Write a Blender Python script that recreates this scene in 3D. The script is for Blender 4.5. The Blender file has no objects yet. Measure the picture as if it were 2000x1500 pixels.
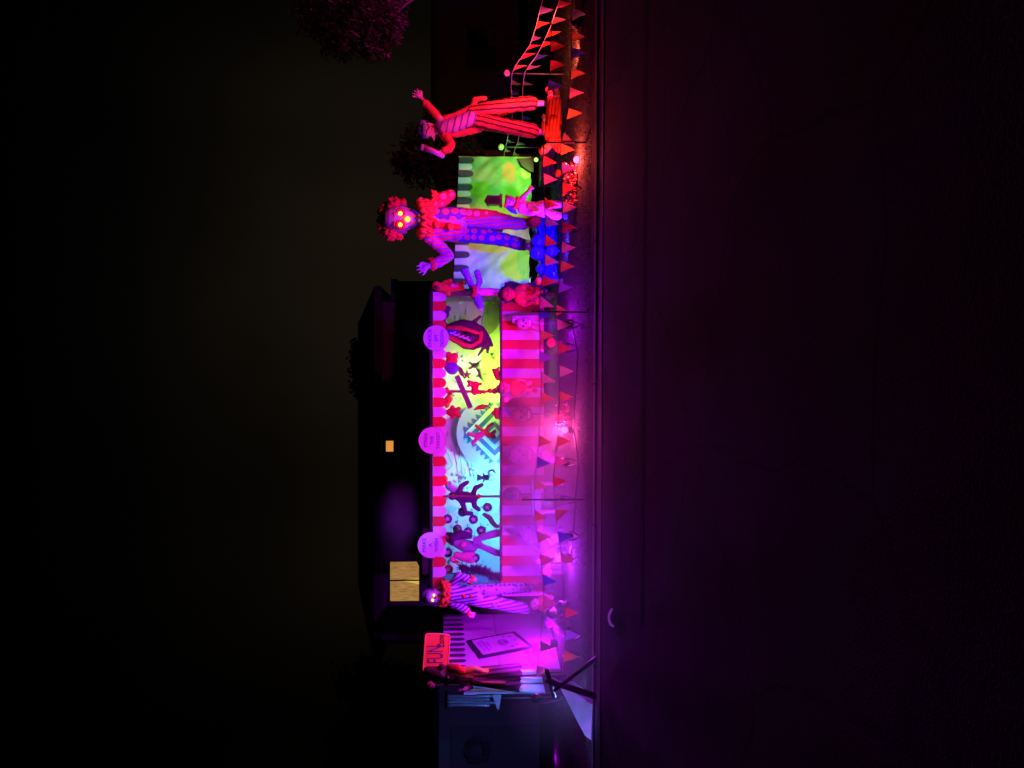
import bpy, bmesh, math, random
from mathutils import Vector, Matrix, noise
R = math.radians
PI = math.pi
random.seed(11)
sc = bpy.context.scene
COL = sc.collection

# ------------------------------------------------------------------ camera
F = 1500.0                      # focal length in photo pixels (photo 2000x1500, held on its side)
CAMZ = 1.5
TILT = math.atan(70 / F)
fw = Vector((0, math.cos(TILT), -math.sin(TILT)))
up = Vector((0, math.sin(TILT), math.cos(TILT)))
rt = Vector((1, 0, 0))
CO = Vector((0, 0, CAMZ))

def P(u, v, Y):
    """world point at distance Y for a point u (right), v (down) of the upright picture"""
    d = fw + rt * ((u - 750) / F) + up * ((1000 - v) / F)
    return CO + d * (Y / d.y)

cd = bpy.data.cameras.new('camera')
cam = bpy.data.objects.new('camera', cd)
COL.objects.link(cam)
cd.sensor_width = 36
cd.lens = 36 * F / 2000
cd.clip_end = 500
cd.clip_start = 0.05
cam.matrix_world = Matrix(((-up.x, rt.x, -fw.x, CO.x), (-up.y, rt.y, -fw.y, CO.y), (-up.z, rt.z, -fw.z, CO.z), (0, 0, 0, 1)))
sc.camera = cam

# ------------------------------------------------------------------ night sky, exposure
w = bpy.data.worlds.new('World')
sc.world = w
w.use_nodes = True
nt = w.node_tree
nt.nodes.clear()
def nd(t, typ, **kw):
    n = t.nodes.new(typ)
    for k, v in kw.items():
        setattr(n, k, v)
    return n
out = nd(nt, 'ShaderNodeOutputWorld')
bg = nd(nt, 'ShaderNodeBackground')
tc = nd(nt, 'ShaderNodeTexCoord')
sx = nd(nt, 'ShaderNodeSeparateXYZ')
cr = nd(nt, 'ShaderNodeValToRGB')
cr.color_ramp.elements[0].position = 0.0
cr.color_ramp.elements[0].color = (.0112, .0080, .0052, 1)
cr.color_ramp.elements[1].position = 0.52
cr.color_ramp.elements[1].color = (.0001, .0001, .0001, 1)
e = cr.color_ramp.elements.new(.16); e.color = (.0106, .0074, .0042, 1)
e = cr.color_ramp.elements.new(.27); e.color = (.0062, .0045, .0028, 1)
e = cr.color_ramp.elements.new(.40); e.color = (.0012, .0011, .0009, 1)
# glow of the town: strongest a little right of straight ahead, uneven thin cloud
az = nd(nt, 'ShaderNodeValToRGB')
az.color_ramp.interpolation = 'EASE'
az.color_ramp.elements[0].color = (.02, .02, .02, 1)
az.color_ramp.elements[1].color = (.04, .04, .04, 1)
for (p_, g_) in ((.30, .05), (.42, .42), (.55, .85), (.60, .85), (.66, .55), (.72, .18)):
    e = az.color_ramp.elements.new(p_); e.color = (g_, g_, g_, 1)
ax = nd(nt, 'ShaderNodeMapRange')
ax.inputs['From Min'].default_value = -1; ax.inputs['From Max'].default_value = 1
cl = nd(nt, 'ShaderNodeTexNoise'); cl.inputs['Scale'].default_value = 3.2; cl.inputs['Detail'].default_value = 4
cm = nd(nt, 'ShaderNodeMapRange'); cm.inputs['From Min'].default_value = .3; cm.inputs['From Max'].default_value = .7; cm.inputs['To Min'].default_value = .65; cm.inputs['To Max'].default_value = 1.2
mulc = nd(nt, 'ShaderNodeMath', operation='MULTIPLY')
nt.links.new(tc.outputs['Generated'], sx.inputs[0])
nt.links.new(tc.outputs['Generated'], cl.inputs['Vector'])
nt.links.new(sx.outputs['Z'], cr.inputs[0])
nt.links.new(sx.outputs['X'], ax.inputs['Value'])
nt.links.new(ax.outputs[0], az.inputs[0])
nt.links.new(cl.outputs['Fac'], cm.inputs['Value'])
nt.links.new(az.outputs[0], mulc.inputs[0]); nt.links.new(cm.outputs[0], mulc.inputs[1])
nt.links.new(cr.outputs[0], bg.inputs['Color'])
nt.links.new(mulc.outputs[0], bg.inputs['Strength'])
nt.links.new(bg.outputs[0], out.inputs['Surface'])
sc.view_settings.view_transform = 'Standard'
sc.view_settings.look = 'None'
sc.view_settings.exposure = 0
sc.view_settings.gamma = 1
sc.cycles.use_denoising = True
sc.cycles.max_bounces = 6
sc.cycles.volume_bounces = 1
sc.cycles.volume_max_steps = 96
sc.cycles.volume_step_rate = 1.5
sc.cycles.sample_clamp_indirect = 6

# ------------------------------------------------------------------ materials
def mat(name, col, rough=.7, var=.18, scale=14, bump=.0, metal=0, sheen=0, trans=0, emit=None, estr=0):
    m = bpy.data.materials.new(name)
    m.use_nodes = True
    t = m.node_tree
    b = t.nodes['Principled BSDF']
    b.inputs['Roughness'].default_value = rough
    b.inputs['Metallic'].default_value = metal
    no = nd(t, 'ShaderNodeTexNoise')
    no.inputs['Scale'].default_value = scale
    no.inputs['Detail'].default_value = 4
    co = nd(t, 'ShaderNodeTexCoord')
    t.links.new(co.outputs['Object'], no.inputs['Vector'])
    mx = nd(t, 'ShaderNodeMix', data_type='RGBA')
    mx.inputs['A'].default_value = tuple(c * (1 - var) for c in col) + (1,)
    mx.inputs['B'].default_value = tuple(min(1, c * (1 + var)) for c in col) + (1,)
    t.links.new(no.outputs['Fac'], mx.inputs['Factor'])
    t.links.new(mx.outputs['Result'], b.inputs['Base Color'])
    if bump:
        bp = nd(t, 'ShaderNodeBump')
        bp.inputs['Strength'].default_value = bump
        bp.inputs['Distance'].default_value = .03
        t.links.new(no.outputs['Fac'], bp.inputs['Height'])
        t.links.new(bp.outputs[0], b.inputs['Normal'])
    if emit:
        b.inputs['Emission Color'].default_value = emit + (1,)
        b.inputs['Emission Strength'].default_value = estr
    if trans:
        tr = nd(t, 'ShaderNodeBsdfTranslucent')
        t.links.new(mx.outputs['Result'], tr.inputs['Color'])
        ms = nd(t, 'ShaderNodeMixShader')
        ms.inputs[0].default_value = trans
        t.links.new(b.outputs[0], ms.inputs[1])
        t.links.new(tr.outputs[0], ms.inputs[2])
        t.links.new(ms.outputs[0], t.nodes['Material Output'].inputs['Surface'])
    return m

def mat_pattern(name, kind, c1, c2, size, axis=(1, 0, 0), duty=.5, rough=.7, bump=.25):
    """stripes across an axis or dots, in the thing's own space (metres)"""
    m = bpy.data.materials.new(name)
    m.use_nodes = True
    t = m.node_tree
    b = t.nodes['Principled BSDF']
    b.inputs['Roughness'].default_value = rough
    co = nd(t, 'ShaderNodeTexCoord')
    mx = nd(t, 'ShaderNodeMix', data_type='RGBA')
    mx.inputs['A'].default_value = c1 + (1,)
    mx.inputs['B'].default_value = c2 + (1,)
    no = nd(t, 'ShaderNodeTexNoise')
    no.inputs['Scale'].default_value = 9
    t.links.new(co.outputs['Object'], no.inputs['Vector'])
    if kind == 'stripe':
        dp = nd(t, 'ShaderNodeVectorMath', operation='DOT_PRODUCT')
        dp.inputs[1].default_value = Vector(axis) / size
        wob = nd(t, 'ShaderNodeVectorMath', operation='MULTIPLY_ADD')
        wob.inputs[1].default_value = (size * .35,) * 3
        t.links.new(no.outputs['Color'], wob.inputs[0])
        t.links.new(co.outputs['Object'], wob.inputs[2])
        t.links.new(wob.outputs[0], dp.inputs[0])
        fr = nd(t, 'ShaderNodeMath', operation='FRACT')
        t.links.new(dp.outputs['Value'], fr.inputs[0])
        cmp_ = nd(t, 'ShaderNodeMath', operation='GREATER_THAN')
        cmp_.inputs[1].default_value = duty
        t.links.new(fr.outputs[0], cmp_.inputs[0])
    else:
        vo = nd(t, 'ShaderNodeTexVoronoi', feature='F1')
        vo.inputs['Scale'].default_value = 1 / size
        vo.inputs['Randomness'].default_value = .35
        t.links.new(co.outputs['Object'], vo.inputs['Vector'])
        cmp_ = nd(t, 'ShaderNodeMath', operation='LESS_THAN')
        cmp_.inputs[1].default_value = duty
        t.links.new(vo.outputs['Distance'], cmp_.inputs[0])
    t.links.new(cmp_.outputs[0], mx.inputs['Factor'])
    t.links.new(mx.outputs['Result'], b.inputs['Base Color'])
    if bump:
        bp = nd(t, 'ShaderNodeBump')
        bp.inputs['Strength'].default_value = bump
        bp.inputs['Distance'].default_value = .03
        t.links.new(no.outputs['Fac'], bp.inputs['Height'])
        t.links.new(bp.outputs[0], b.inputs['Normal'])
    return m

def glow(name, col, s):
    m = bpy.data.materials.new(name)
    m.use_nodes = True
    t = m.node_tree
    t.nodes.clear()
    o = nd(t, 'ShaderNodeOutputMaterial')
    em = nd(t, 'ShaderNodeEmission')
    em.inputs['Color'].default_value = col + (1,)
    em.inputs['Strength'].default_value = s
    t.links.new(em.outputs[0], o.inputs['Surface'])
    return m

WHITE = mat('white_fabric', (.78, .78, .80), .8, .06, 5, .15)
RED = mat('red_fabric', (.70, .035, .035), .75, .10, 6, .12)
CLOTH = mat('backdrop_cloth', (.72, .73, .72), .85, .10, 2.2, .5)
GREYSTRIPE = mat('dark_grey_fabric', (.055, .055, .07), .8, .2, 6, .1)
PALE = mat('pale_fabric', (.66, .66, .66), .8, .1, 6, .15)
BLACK = mat('black_paint', (.012, .012, .014), .5)
BLACKM = mat('black_metal', (.02, .02, .022), .38, .2, 20, .05, .6)
WOOD = mat('dark_wood', (.09, .05, .035), .7, .4, 20, .3)
PLANK = mat('weathered_plank', (.22, .10, .09), .75, .35, 12, .3)
HOUSEWALL = mat('house_siding', (.055, .05, .06), .8, .15, 3, .1)
GARAGEWALL = mat('garage_stucco', (.42, .40, .44), .9, .12, 18, .25)
ROOFM = mat('roof_shingle', (.02, .018, .02), .9, .4, 10, .4)
GUTTER = mat('gutter_metal', (.30, .27, .27), .6, .15, 5)
ORANGE = mat('orange_plush', (.78, .16, .03), .85, .2, 14, .3)
REDP = mat('red_plush', (.66, .03, .04), .85, .25, 14, .35)
PINK = mat('pink_plush', (.82, .22, .42), .85, .15, 14, .3)
PURPLE = mat('purple_plush', (.20, .06, .42), .85, .25, 14, .35)
DKPURPLE = mat('dark_purple_plush', (.10, .035, .13), .85, .3, 14, .35)
BLUE = mat('blue_plush', (.05, .08, .60), .7, .25, 14, .3)
SKINW = mat('mask_paint', (.62, .56, .60), .6, .12, 14, .1)
SKINP = mat('pinkish_skin', (.70, .42, .40), .65, .12, 14, .1)
GREYM = mat('grey_mask', (.20, .16, .18), .7, .3, 22, .4)
DARKHAIR = mat('dark_hair', (.025, .016, .02), .8, .4, 30, .5)
REDHAIR = mat('red_curls', (.55, .03, .05), .85, .35, 30, .6)
VIOLETHAIR = mat('violet_hair', (.25, .18, .55), .85, .3, 25, .5)
BROWN = mat('brown_plush', (.17, .09, .05), .85, .3, 14, .3)
GREENP = mat('green_plush', (.14, .28, .06), .85, .3, 14, .3)
YELLOWP = mat('yellow_plush', (.72, .60, .10), .85, .2, 14, .2)
TEETH = mat('white_teeth', (.8, .8, .82), .5, .05)
PAPER = mat('poster_paper', (.72, .66, .70), .7, .1, 8)
INK = mat('ink', (.03, .015, .05), .7)
VIOINK = mat('violet_ink', (.14, .03, .45), .6)
CORAL = mat('coral_board', (.85, .17, .14), .55, .08, 4, .05)
PUMPKIN = mat('pumpkin_skin', (.78, .19, .03), .5, .2, 8, .1)
STEM = mat('pumpkin_stem', (.10, .09, .03), .8)
SILVER = mat('silver_streamer', (.6, .62, .66), .28, .2, 9, .2, .4)
BLUEFOIL = mat('blue_foil', (.03, .05, .55), .22, .35, 8, .5, .35)
CONC = mat('kerb_concrete', (.34, .32, .31), .9, .2, 9, .25)
def add_joints(m, spacing):
    t_ = m.node_tree; b_ = t_.nodes['Principled BSDF']; src = b_.inputs['Base Color'].links[0].from_socket
    co = nd(t_, 'ShaderNodeTexCoord'); sp = nd(t_, 'ShaderNodeSeparateXYZ'); t_.links.new(co.outputs['Object'], sp.inputs[0])
    md = nd(t_, 'ShaderNodeMath', operation='PINGPONG'); md.inputs[1].default_value = spacing / 2; t_.links.new(sp.outputs['X'], md.inputs[0])
    gt = nd(t_, 'ShaderNodeMath', operation='GREATER_THAN'); gt.inputs[1].default_value = .012; t_.links.new(md.outputs[0], gt.inputs[0])
    mr = nd(t_, 'ShaderNodeMapRange'); mr.inputs['To Min'].default_value = .2; t_.links.new(gt.outputs[0], mr.inputs['Value'])
    vm = nd(t_, 'ShaderNodeVectorMath', operation='SCALE'); t_.links.new(src, vm.inputs[0]); t_.links.new(mr.outputs[0], vm.inputs['Scale']); t_.links.new(vm.outputs[0], b_.inputs['Base Color'])
add_joints(CONC, 1.8)
LEAFD = mat('dark_leaf', (.045, .06, .03), .7, .4, 3, 0, 0, 0, .25)
LEAFO = mat('olive_leaf', (.085, .085, .035), .7, .4, 3, 0, 0, 0, .25)
BARK = mat('bark', (.06, .045, .035), .9, .4, 16, .5)
CORD = mat('bunting_cord', (.55, .45, .45), .8)

# ------------------------------------------------------------------ mesh helpers
class MB:
    def __init__(s):
        s.v = []; s.f = []; s.mi = []; s.cur = 0
    def add(s, vs, fs):
        o = len(s.v)
        s.v += [Vector(a) for a in vs]
        for f in fs:
            s.f.append(tuple(i + o for i in f)); s.mi.append(s.cur)
    def box(s, c, size, rz=0, mx=None):
        hx, hy, hz = (a / 2 for a in size)
        M = (mx or Matrix.Rotation(rz, 3, 'Z'))
        vs = [Vector(c) + M @ Vector((x * hx, y * hy, z * hz)) for x in (-1, 1) for y in (-1, 1) for z in (-1, 1)]
        s.add(vs, [(0, 1, 3, 2), (4, 6, 7, 5), (0, 4, 5, 1), (2, 3, 7, 6), (0, 2, 6, 4), (1, 5, 7, 3)])
    def tube(s, pts, rad, n=10, caps=True):
        pts = [Vector(p) for p in pts]
        if not hasattr(rad, '__len__'):
            rad = [rad] * len(pts)
        vs = []; fs = []
        prev = None
        for i, p in enumerate(pts):
            d = (pts[min(i + 1, len(pts) - 1)] - pts[max(i - 1, 0)])
            d = d.normalized() if d.length > 1e-9 else Vector((0, 0, 1))
            a = prev if prev else (Vector((0, 1, 0)) if abs(d.y) < .9 else Vector((1, 0, 0)))
            a = (a - d * a.dot(d))
            a = a.normalized() if a.length > 1e-6 else d.orthogonal().normalized()
            prev = a
            b = d.cross(a)
            for k in range(n):
                t = 2 * PI * k / n
                vs.append(p + (a * math.cos(t) + b * math.sin(t)) * rad[i])
        for i in range(len(pts) - 1):
            for k in range(n):
                k2 = (k + 1) % n
                fs.append((i * n + k, i * n + k2, (i + 1) * n + k2, (i + 1) * n + k))
        if caps:
            fs.append(tuple(range(n))[::-1])
            fs.append(tuple((len(pts) - 1) * n + k for k in range(n)))
        s.add(vs, fs)
    def ball(s, c, r, seg=14, ring=9, mx=None, wob=0, freq=3, seed=0):
        c = Vector(c)
        if not hasattr(r, '__len__'):
            r = (r, r, r)
        M = mx or Matrix.Identity(3)
        vs = []; fs = []
        def q(d):
            k = 1.0
            if wob:
                k += wob * noise.noise(d * freq + Vector((seed, seed * 1.7, 0)))
            return c + M @ Vector((d.x * r[0] * k, d.y * r[1] * k, d.z * r[2] * k))
        vs.append(q(Vector((0, 0, 1))))
        for i in range(1, ring):
            a = PI * i / ring
            for k in range(seg):
                b = 2 * PI * k / seg
                vs.append(q(Vector((math.sin(a) * math.cos(b), math.sin(a) * math.sin(b), math.cos(a)))))
        vs.append(q(Vector((0, 0, -1))))
        for k in range(seg):
            fs.append((0, 1 + k, 1 + (k + 1) % seg))
            fs.append((len(vs) - 1, 1 + (ring - 2) * seg + (k + 1) % seg, 1 + (ring - 2) * seg + k))
        for i in range(ring - 2):
            for k in range(seg):
                k2 = (k + 1) % seg
                fs.append((1 + i * seg + k, 1 + (i + 1) * seg + k, 1 + (i + 1) * seg + k2, 1 + i * seg + k2))
        s.add(vs, fs)
    def prism(s, pts, t):
        """outline (world points) given thickness vector t"""
        t = Vector(t); n = len(pts)
        vs = [Vector(p) for p in pts] + [Vector(p) + t for p in pts]
        fs = [tuple(range(n)), tuple(range(2 * n - 1, n - 1, -1))]
        fs += [(i, (i + 1) % n + 0, (i + 1) % n + n, i + n)[::-1] for i in range(n)]
        s.add(vs, fs)
    def grid(s, fn, nu, nv):
        vs = [fn(i / nu, j / nv) for j in range(nv + 1) for i in range(nu + 1)]
        fs = [(j * (nu + 1) + i, j * (nu + 1) + i + 1, (j + 1) * (nu + 1) + i + 1, (j + 1) * (nu + 1) + i) for j in range(nv) for i in range(nu)]
        s.add(vs, fs)
    def build(s, name, m, parent=None, smooth=False, loc=None):
        org = Vector(parent_loc(parent)) if parent else (Vector(loc) if loc else Vector((0, 0, 0)))
        me = bpy.data.meshes.new(name)
        me.from_pydata([tuple(a - org) for a in s.v], [], s.f)
        ms = m if isinstance(m, (list, tuple)) else [m]
        for k in ms:
            me.materials.append(k)
        if len(ms) > 1:
            me.polygons.foreach_set('material_index', s.mi)
        bm = bmesh.new(); bm.from_mesh(me)
        bmesh.ops.recalc_face_normals(bm, faces=bm.faces)
        bm.to_mesh(me); bm.free()
        if smooth:
            me.polygons.foreach_set('use_smooth', [True] * len(me.polygons))
        o = bpy.data.objects.new(name, me)
        COL.objects.link(o)
        if parent:
            o.parent = parent
        else:
            o.location = org
        return o

def parent_loc(p):
    v = Vector((0, 0, 0))
    while p:
        v += p.location
        p = p.parent
    return v

def tag(o, label=None, cat=None, group=None, kind=None):
    if label: o['label'] = label
    if cat: o['category'] = cat
    if group: o['group'] = group
    if kind: o['kind'] = kind
    return o

def thing(name, label, cat, loc, group=None):
    o = bpy.data.objects.new(name, None)
    COL.objects.link(o)
    o.location = loc
    o.empty_display_size = .1
    return tag(o, label, cat, group)

def copy_thing(o, parent=None):
    c = o.copy()
    COL.objects.link(c)
    c.parent = parent
    for ch in list(o.children):
        copy_thing(ch, c)
    return c

def bake(o):
    dg = bpy.context.evaluated_depsgraph_get()
    me = bpy.data.meshes.new_from_object(o.evaluated_get(dg))
    old = o.data
    o.modifiers.clear()
    o.data = me
    bpy.data.meshes.remove(old)
    me.polygons.foreach_set('use_smooth', [True] * len(me.polygons))
    return o

def body(name, parent, chains, m, vox=.012, smooth=4):
    """one continuous surface through tapered chains of (point, radius)"""
    mb = MB()
    for ch in chains:
        for i, (p, r) in enumerate(ch):
            mb.ball(p, r, 12, 8)
            if i:
                p0, r0 = ch[i - 1]
                if (Vector(p) - Vector(p0)).length > 1e-4:
                    mb.tube([p0, p], [r0, r], 12)
    o = mb.build(name, m, parent)
    rm = o.modifiers.new('remesh', 'REMESH')
    rm.mode = 'VOXEL'; rm.voxel_size = vox
    sm = o.modifiers.new('smooth', 'SMOOTH')
    sm.iterations = smooth; sm.factor = .5
    o = bake(o)
    if name in ('trouser_leg', 'sleeve', 'suit', 'dress', 'coat', 'jacket_half', 'shirt', 'vest'):
        a = vox * .95; f = .11 / vox
        for v in o.data.vertices:
            c = v.co
            k = noise.noise(Vector((c.x * f * .7 + c.z * f * .35, c.y * f * .6, c.z * f * 1.5))) + .5 * abs(noise.noise(Vector((c.x * f * 2.2, c.y * 2 * f, c.z * f * 2.6 + 5))))
            v.co = c + v.normal * a * k
    return o

def chain(Y, *pts):
    """pts: (u, v, r_px[, dy]) -> list of (world point, radius)"""
    res = []
    for q in pts:
        y = Y + (q[3] if len(q) > 3 else 0)
        res.append((P(q[0], q[1], y), q[2] * Y / F))
    return res

def hand(Y, u, v, ang, s, flip=1, dy=0, curl=.25):
    """palm, four unequal bent fingers and a thumb; ang in degrees in the upright picture, s = hand length in px"""
    a = R(ang)
    d = (math.cos(a), -math.sin(a)); n = (math.sin(a) * flip, math.cos(a) * flip)
    s = s * .62
    m = s * Y / F
    q = lambda al, la: (u + d[0] * al * s + n[0] * la * s, v + d[1] * al * s + n[1] * la * s)
    res = [chain(Y, q(0, 0) + (.26 * s, dy), q(.3, 0) + (.33 * s, dy), q(.6, 0) + (.33 * s, dy))]
    for i, L in enumerate((.74, .92, .86, .64)):
        la = (i - 1.5) * .25
        res.append(chain(Y, q(.62, la) + (.12 * s, dy), q(.62 + .42 * L, la * 1.35) + (.105 * s, dy - curl * .3 * m), q(.62 + .8 * L, la * 1.5) + (.08 * s, dy - curl * m)))
    res.append(chain(Y, q(.15, -.3) + (.14 * s, dy), q(.42, -.62) + (.12 * s, dy - .1 * m), q(.72, -.72) + (.09 * s, dy - .25 * m)))
    return res

def outline(uvs, Y):
    return [P(u, v, Y) for u, v in uvs]

def text_mesh(name, body_, size, centre, m, parent, thick=.004, rz=0, width=None, squeeze=1.0):
    cu = bpy.data.curves.new(name, 'FONT')
    cu.body = body_
    cu.align_x = 'CENTER'; cu.align_y = 'CENTER'
    cu.size = size; cu.extrude = thick
    t = bpy.data.objects.new(name, cu)
    COL.objects.link(t)
    dg = bpy.context.evaluated_depsgraph_get()
    me = bpy.data.meshes.new_from_object(t.evaluated_get(dg))
    bpy.data.objects.remove(t); bpy.data.curves.remove(cu)
    Mx = Matrix.Translation(Vector(centre) - parent_loc(parent)) @ Matrix.Rotation(rz, 4, 'Z') @ Matrix.Rotation(PI / 2, 4, 'X') @ Matrix.Diagonal((squeeze, 1, 1, 1))
    me.transform(Mx)
    me.materials.clear(); me.materials.append(m)
    o = bpy.data.objects.new(name, me)
    COL.objects.link(o); o.parent = parent
    return o

def lamp(name, loc, col, energy, kind='POINT', aim=None, size=R(120), blend=.6, rad=.05, parent=None):
    l = bpy.data.lights.new(name, kind)
    l.color = col; l.energy = energy
    l.shadow_soft_size = rad
    if kind == 'SPOT':
        l.spot_size = size; l.spot_blend = blend
    o = bpy.data.objects.new(name, l)
    COL.objects.link(o)
    o.location = Vector(loc) - (parent_loc(parent) if parent else Vector((0, 0, 0)))
    if aim is not None:
        o.rotation_euler = (Vector(aim) - Vector(loc)).to_track_quat('-Z', 'Y').to_euler()
    if parent:
        o.parent = parent
    return o

# ------------------------------------------------------------------ ground, kerb, road
def lz(x, y):
    return .02 * noise.noise(Vector((x * .4, y * .4, 0)))
KERB = lambda x: 9.75 - .035 * x       # front edge of the lawn, runs a little askew
def turf():
    m = mat('turf', (.030, .033, .02), .95, .5, 6, .6)
    mb = MB()
    ys = [0, .15, .5, 1, 1.6, 2.3, 3.1, 4, 5, 6.5, 8.5, 12, 20, 40, 100, 300]
    xs = [-300, -80, -30] + [-14 + i * .7 for i in range(41)] + [30, 80, 300]
    vs = []
    for y in ys:
        for x in xs:
            yy = KERB(max(-14, min(14, x))) + y
            vs.append((x, yy, lz(x, yy) if y > 0 else 0))
    nx = len(xs)
    fs = [(j * nx + i, j * nx + i + 1, (j + 1) * nx + i + 1, (j + 1) * nx + i) for j in range(len(ys) - 1) for i in range(nx - 1)]
    mb.add(vs, fs)
    tag(mb.build('lawn', m, None, True), 'dark mown lawn below the carnival stalls', None, None, 'structure')
turf()
def strip(name, y0, y1, z0, z1, m, n=60):
    mb = MB()
    xs = [-300, -60] + [-20 + 40 * i / n for i in range(n + 1)] + [60, 300]
    pts = []
    for x in xs:
        k = KERB(max(-20, min(20, x)))
        pts.append([(x, k + y0, z0), (x, k + y0, z1), (x, k + y1, z1), (x, k + y1, z0)])
    vs = [q for p in pts for q in p]
    fs = []
    for i in range(len(xs) - 1):
        a, b = i * 4, i * 4 + 4
        fs += [(a, a + 1, b + 1, b), (a + 1, a + 2, b + 2, b + 1), (a + 2, a + 3, b + 3, b + 2)]
    mb.add(vs, fs)
    return tag(mb.build(name, m), None, None, None, 'structure')
strip('kerb', -.16, -.005, -.5, .006, CONC)
strip('gutter_pan', -.55, -.165, -.5, -.012, mat('gutter_concrete', (.44, .41, .42), .85, .25, 7, .2))
def road():
    m = mat('asphalt', (.046, .044, .046), .95, .5, 90, .6)
    t_ = m.node_tree; b_ = t_.nodes['Principled BSDF']; src = b_.inputs['Base Color'].links[0].from_socket
    co = nd(t_, 'ShaderNodeTexCoord')
    n1 = nd(t_, 'ShaderNodeTexNoise'); n1.inputs['Scale'].default_value = .9; n1.inputs['Detail'].default_value = 6
    t_.links.new(co.outputs['Object'], n1.inputs['Vector'])
    m1 = nd(t_, 'ShaderNodeMapRange'); m1.inputs['From Min'].default_value = .3; m1.inputs['From Max'].default_value = .7; m1.inputs['To Min'].default_value = .45; m1.inputs['To Max'].default_value = 1.5
    t_.links.new(n1.outputs['Fac'], m1.inputs['Value'])
    v1 = nd(t_, 'ShaderNodeTexVoronoi', feature='DISTANCE_TO_EDGE'); v1.inputs['Scale'].default_value = .55
    wv = nd(t_, 'ShaderNodeVectorMath', operation='MULTIPLY_ADD'); wv.inputs[1].default_value = (.6, .6, 0)
    t_.links.new(n1.outputs['Color'], wv.inputs[0]); t_.links.new(co.outputs['Object'], wv.inputs[2]); t_.links.new(wv.outputs[0], v1.inputs['Vector'])
    m2 = nd(t_, 'ShaderNodeMapRange'); m2.inputs['From Max'].default_value = .012; m2.inputs['To Min'].default_value = .35
    t_.links.new(v1.outputs['Distance'], m2.inputs['Value'])
    mu = nd(t_, 'ShaderNodeMath', operation='MULTIPLY'); t_.links.new(m1.outputs[0], mu.inputs[0]); t_.links.new(m2.outputs[0], mu.inputs[1])
    vm = nd(t_, 'ShaderNodeVectorMath', operation='SCALE'); t_.links.new(src, vm.inputs[0]); t_.links.new(mu.outputs[0], vm.inputs['Scale']); t_.links.new(vm.outputs[0], b_.inputs['Base Color'])
    mb = MB()
    mb.add([(-300, -60, -.018), (300, -60, -.018), (300, 9.6, -.018), (-300, 9.6, -.018)], [(0, 1, 2, 3)])
    tag(mb.build('road', m), None, None, None, 'structure')
    # tar seam along the road
    mb = MB()
    seam = mat('tar_seam', (.010, .010, .011), .95)
    vs = []; n = 80
    for i in range(n + 1):
        x = -2.2 + 12 * i / n
        y = 6.95 - .03 * x + .02 * noise.noise(Vector((x * 1.5, 0, 3)))
        vs += [(x, y - .03 - .012 * noise.noise(Vector((x * 3, 1, 0))), -.014), (x, y + .03, -.014)]
    mb.add(vs, [(2 * i, 2 * i + 2, 2 * i + 3, 2 * i + 1) for i in range(n)])
    tag(mb.build('road_seam', seam), None, None, None, 'structure')
road()
def grass():
    mb = MB(); rnd = random.Random(5)
    for i in range(26000):
        x = rnd.uniform(-6.5, 7.5)
        y = KERB(x) + .35 + 4.9 * rnd.random() ** 1.4
        h = rnd.uniform(.02, .045); a = rnd.uniform(0, PI); wd = .0035
        dx, dy = math.cos(a) * wd, math.sin(a) * wd
        lx, ly = rnd.uniform(-.03, .03), rnd.uniform(-.03, .03)
        z = lz(x, y) - .004
        mb.add([(x - dx, y - dy, z), (x + dx, y + dy, z), (x + lx, y + ly, z + h)], [(0, 1, 2)])
    tag(mb.build('grass', mat('grass_blade', (.05, .065, .025), .7, .4, 2)), 'short dark grass on the lawn in front of the stalls', 'grass', None, 'stuff')
grass()

# ------------------------------------------------------------------ trees
def tree(name, label, cat, base, h, crowns, n, leaf, m, seed, group=None, trunk_r=.13):
    rnd = random.Random(seed)
    base = Vector(base)
    t = thing(name, label, cat, base, group)
    mb = MB()
    top = base + Vector((rnd.uniform(-.3, .3), 0, h))
    mb.tube([base - Vector((0, 0, .1)), base.lerp(top, .4) + Vector((.06, 0, 0)), top], [trunk_r, trunk_r * .7, trunk_r * .35], 8)
    for c, r in crowns:
        c = Vector(c)
        st = base.lerp(top, rnd.uniform(.5, .95))
        mb.tube([st, st.lerp(c, .55) + Vector((0, 0, .15)), c + Vector((0, 0, r[2] * .5))], [trunk_r * .45, trunk_r * .28, trunk_r * .08], 6)
    mb.build('trunk', BARK, t, True)
    mb = MB()
    tot = sum(r[0] * r[2] for c, r in crowns)
    for c, r in crowns:
        c = Vector(c)
        k = int(n * r[0] * r[2] / tot)
        clumps = []
        for i in range(max(4, k // 45)):
            d = Vector((rnd.gauss(0, 1), rnd.gauss(0, 1), rnd.gauss(0, 1))).normalized() * rnd.random() ** .4
            clumps.append(c + Vector((d.x * r[0], d.y * r[1], d.z * r[2])))
        for i in range(k):
            q = rnd.choice(clumps) + Vector((rnd.gauss(0, .17), rnd.gauss(0, .17), rnd.gauss(0, .14))) * min(1.6, r[0] * 1.1 + .2)
            a = Vector((rnd.gauss(0, 1), rnd.gauss(0, 1), rnd.gauss(0, 1))).normalized()
            b = a.orthogonal().normalized()
            L = leaf * rnd.uniform(.6, 1.4)
            mb.add([q - a * L, q + b * L * .45, q + a * L, q - b * L * .45], [(0, 1, 2, 3)])
    mb.build('crown', m, t)
    return t

def crown(u, v, ru, rv, Y, ry=None):
    return (P(u, v, Y), (ru * Y / F, (ry or ru * Y / F), rv * Y / F))

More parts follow.
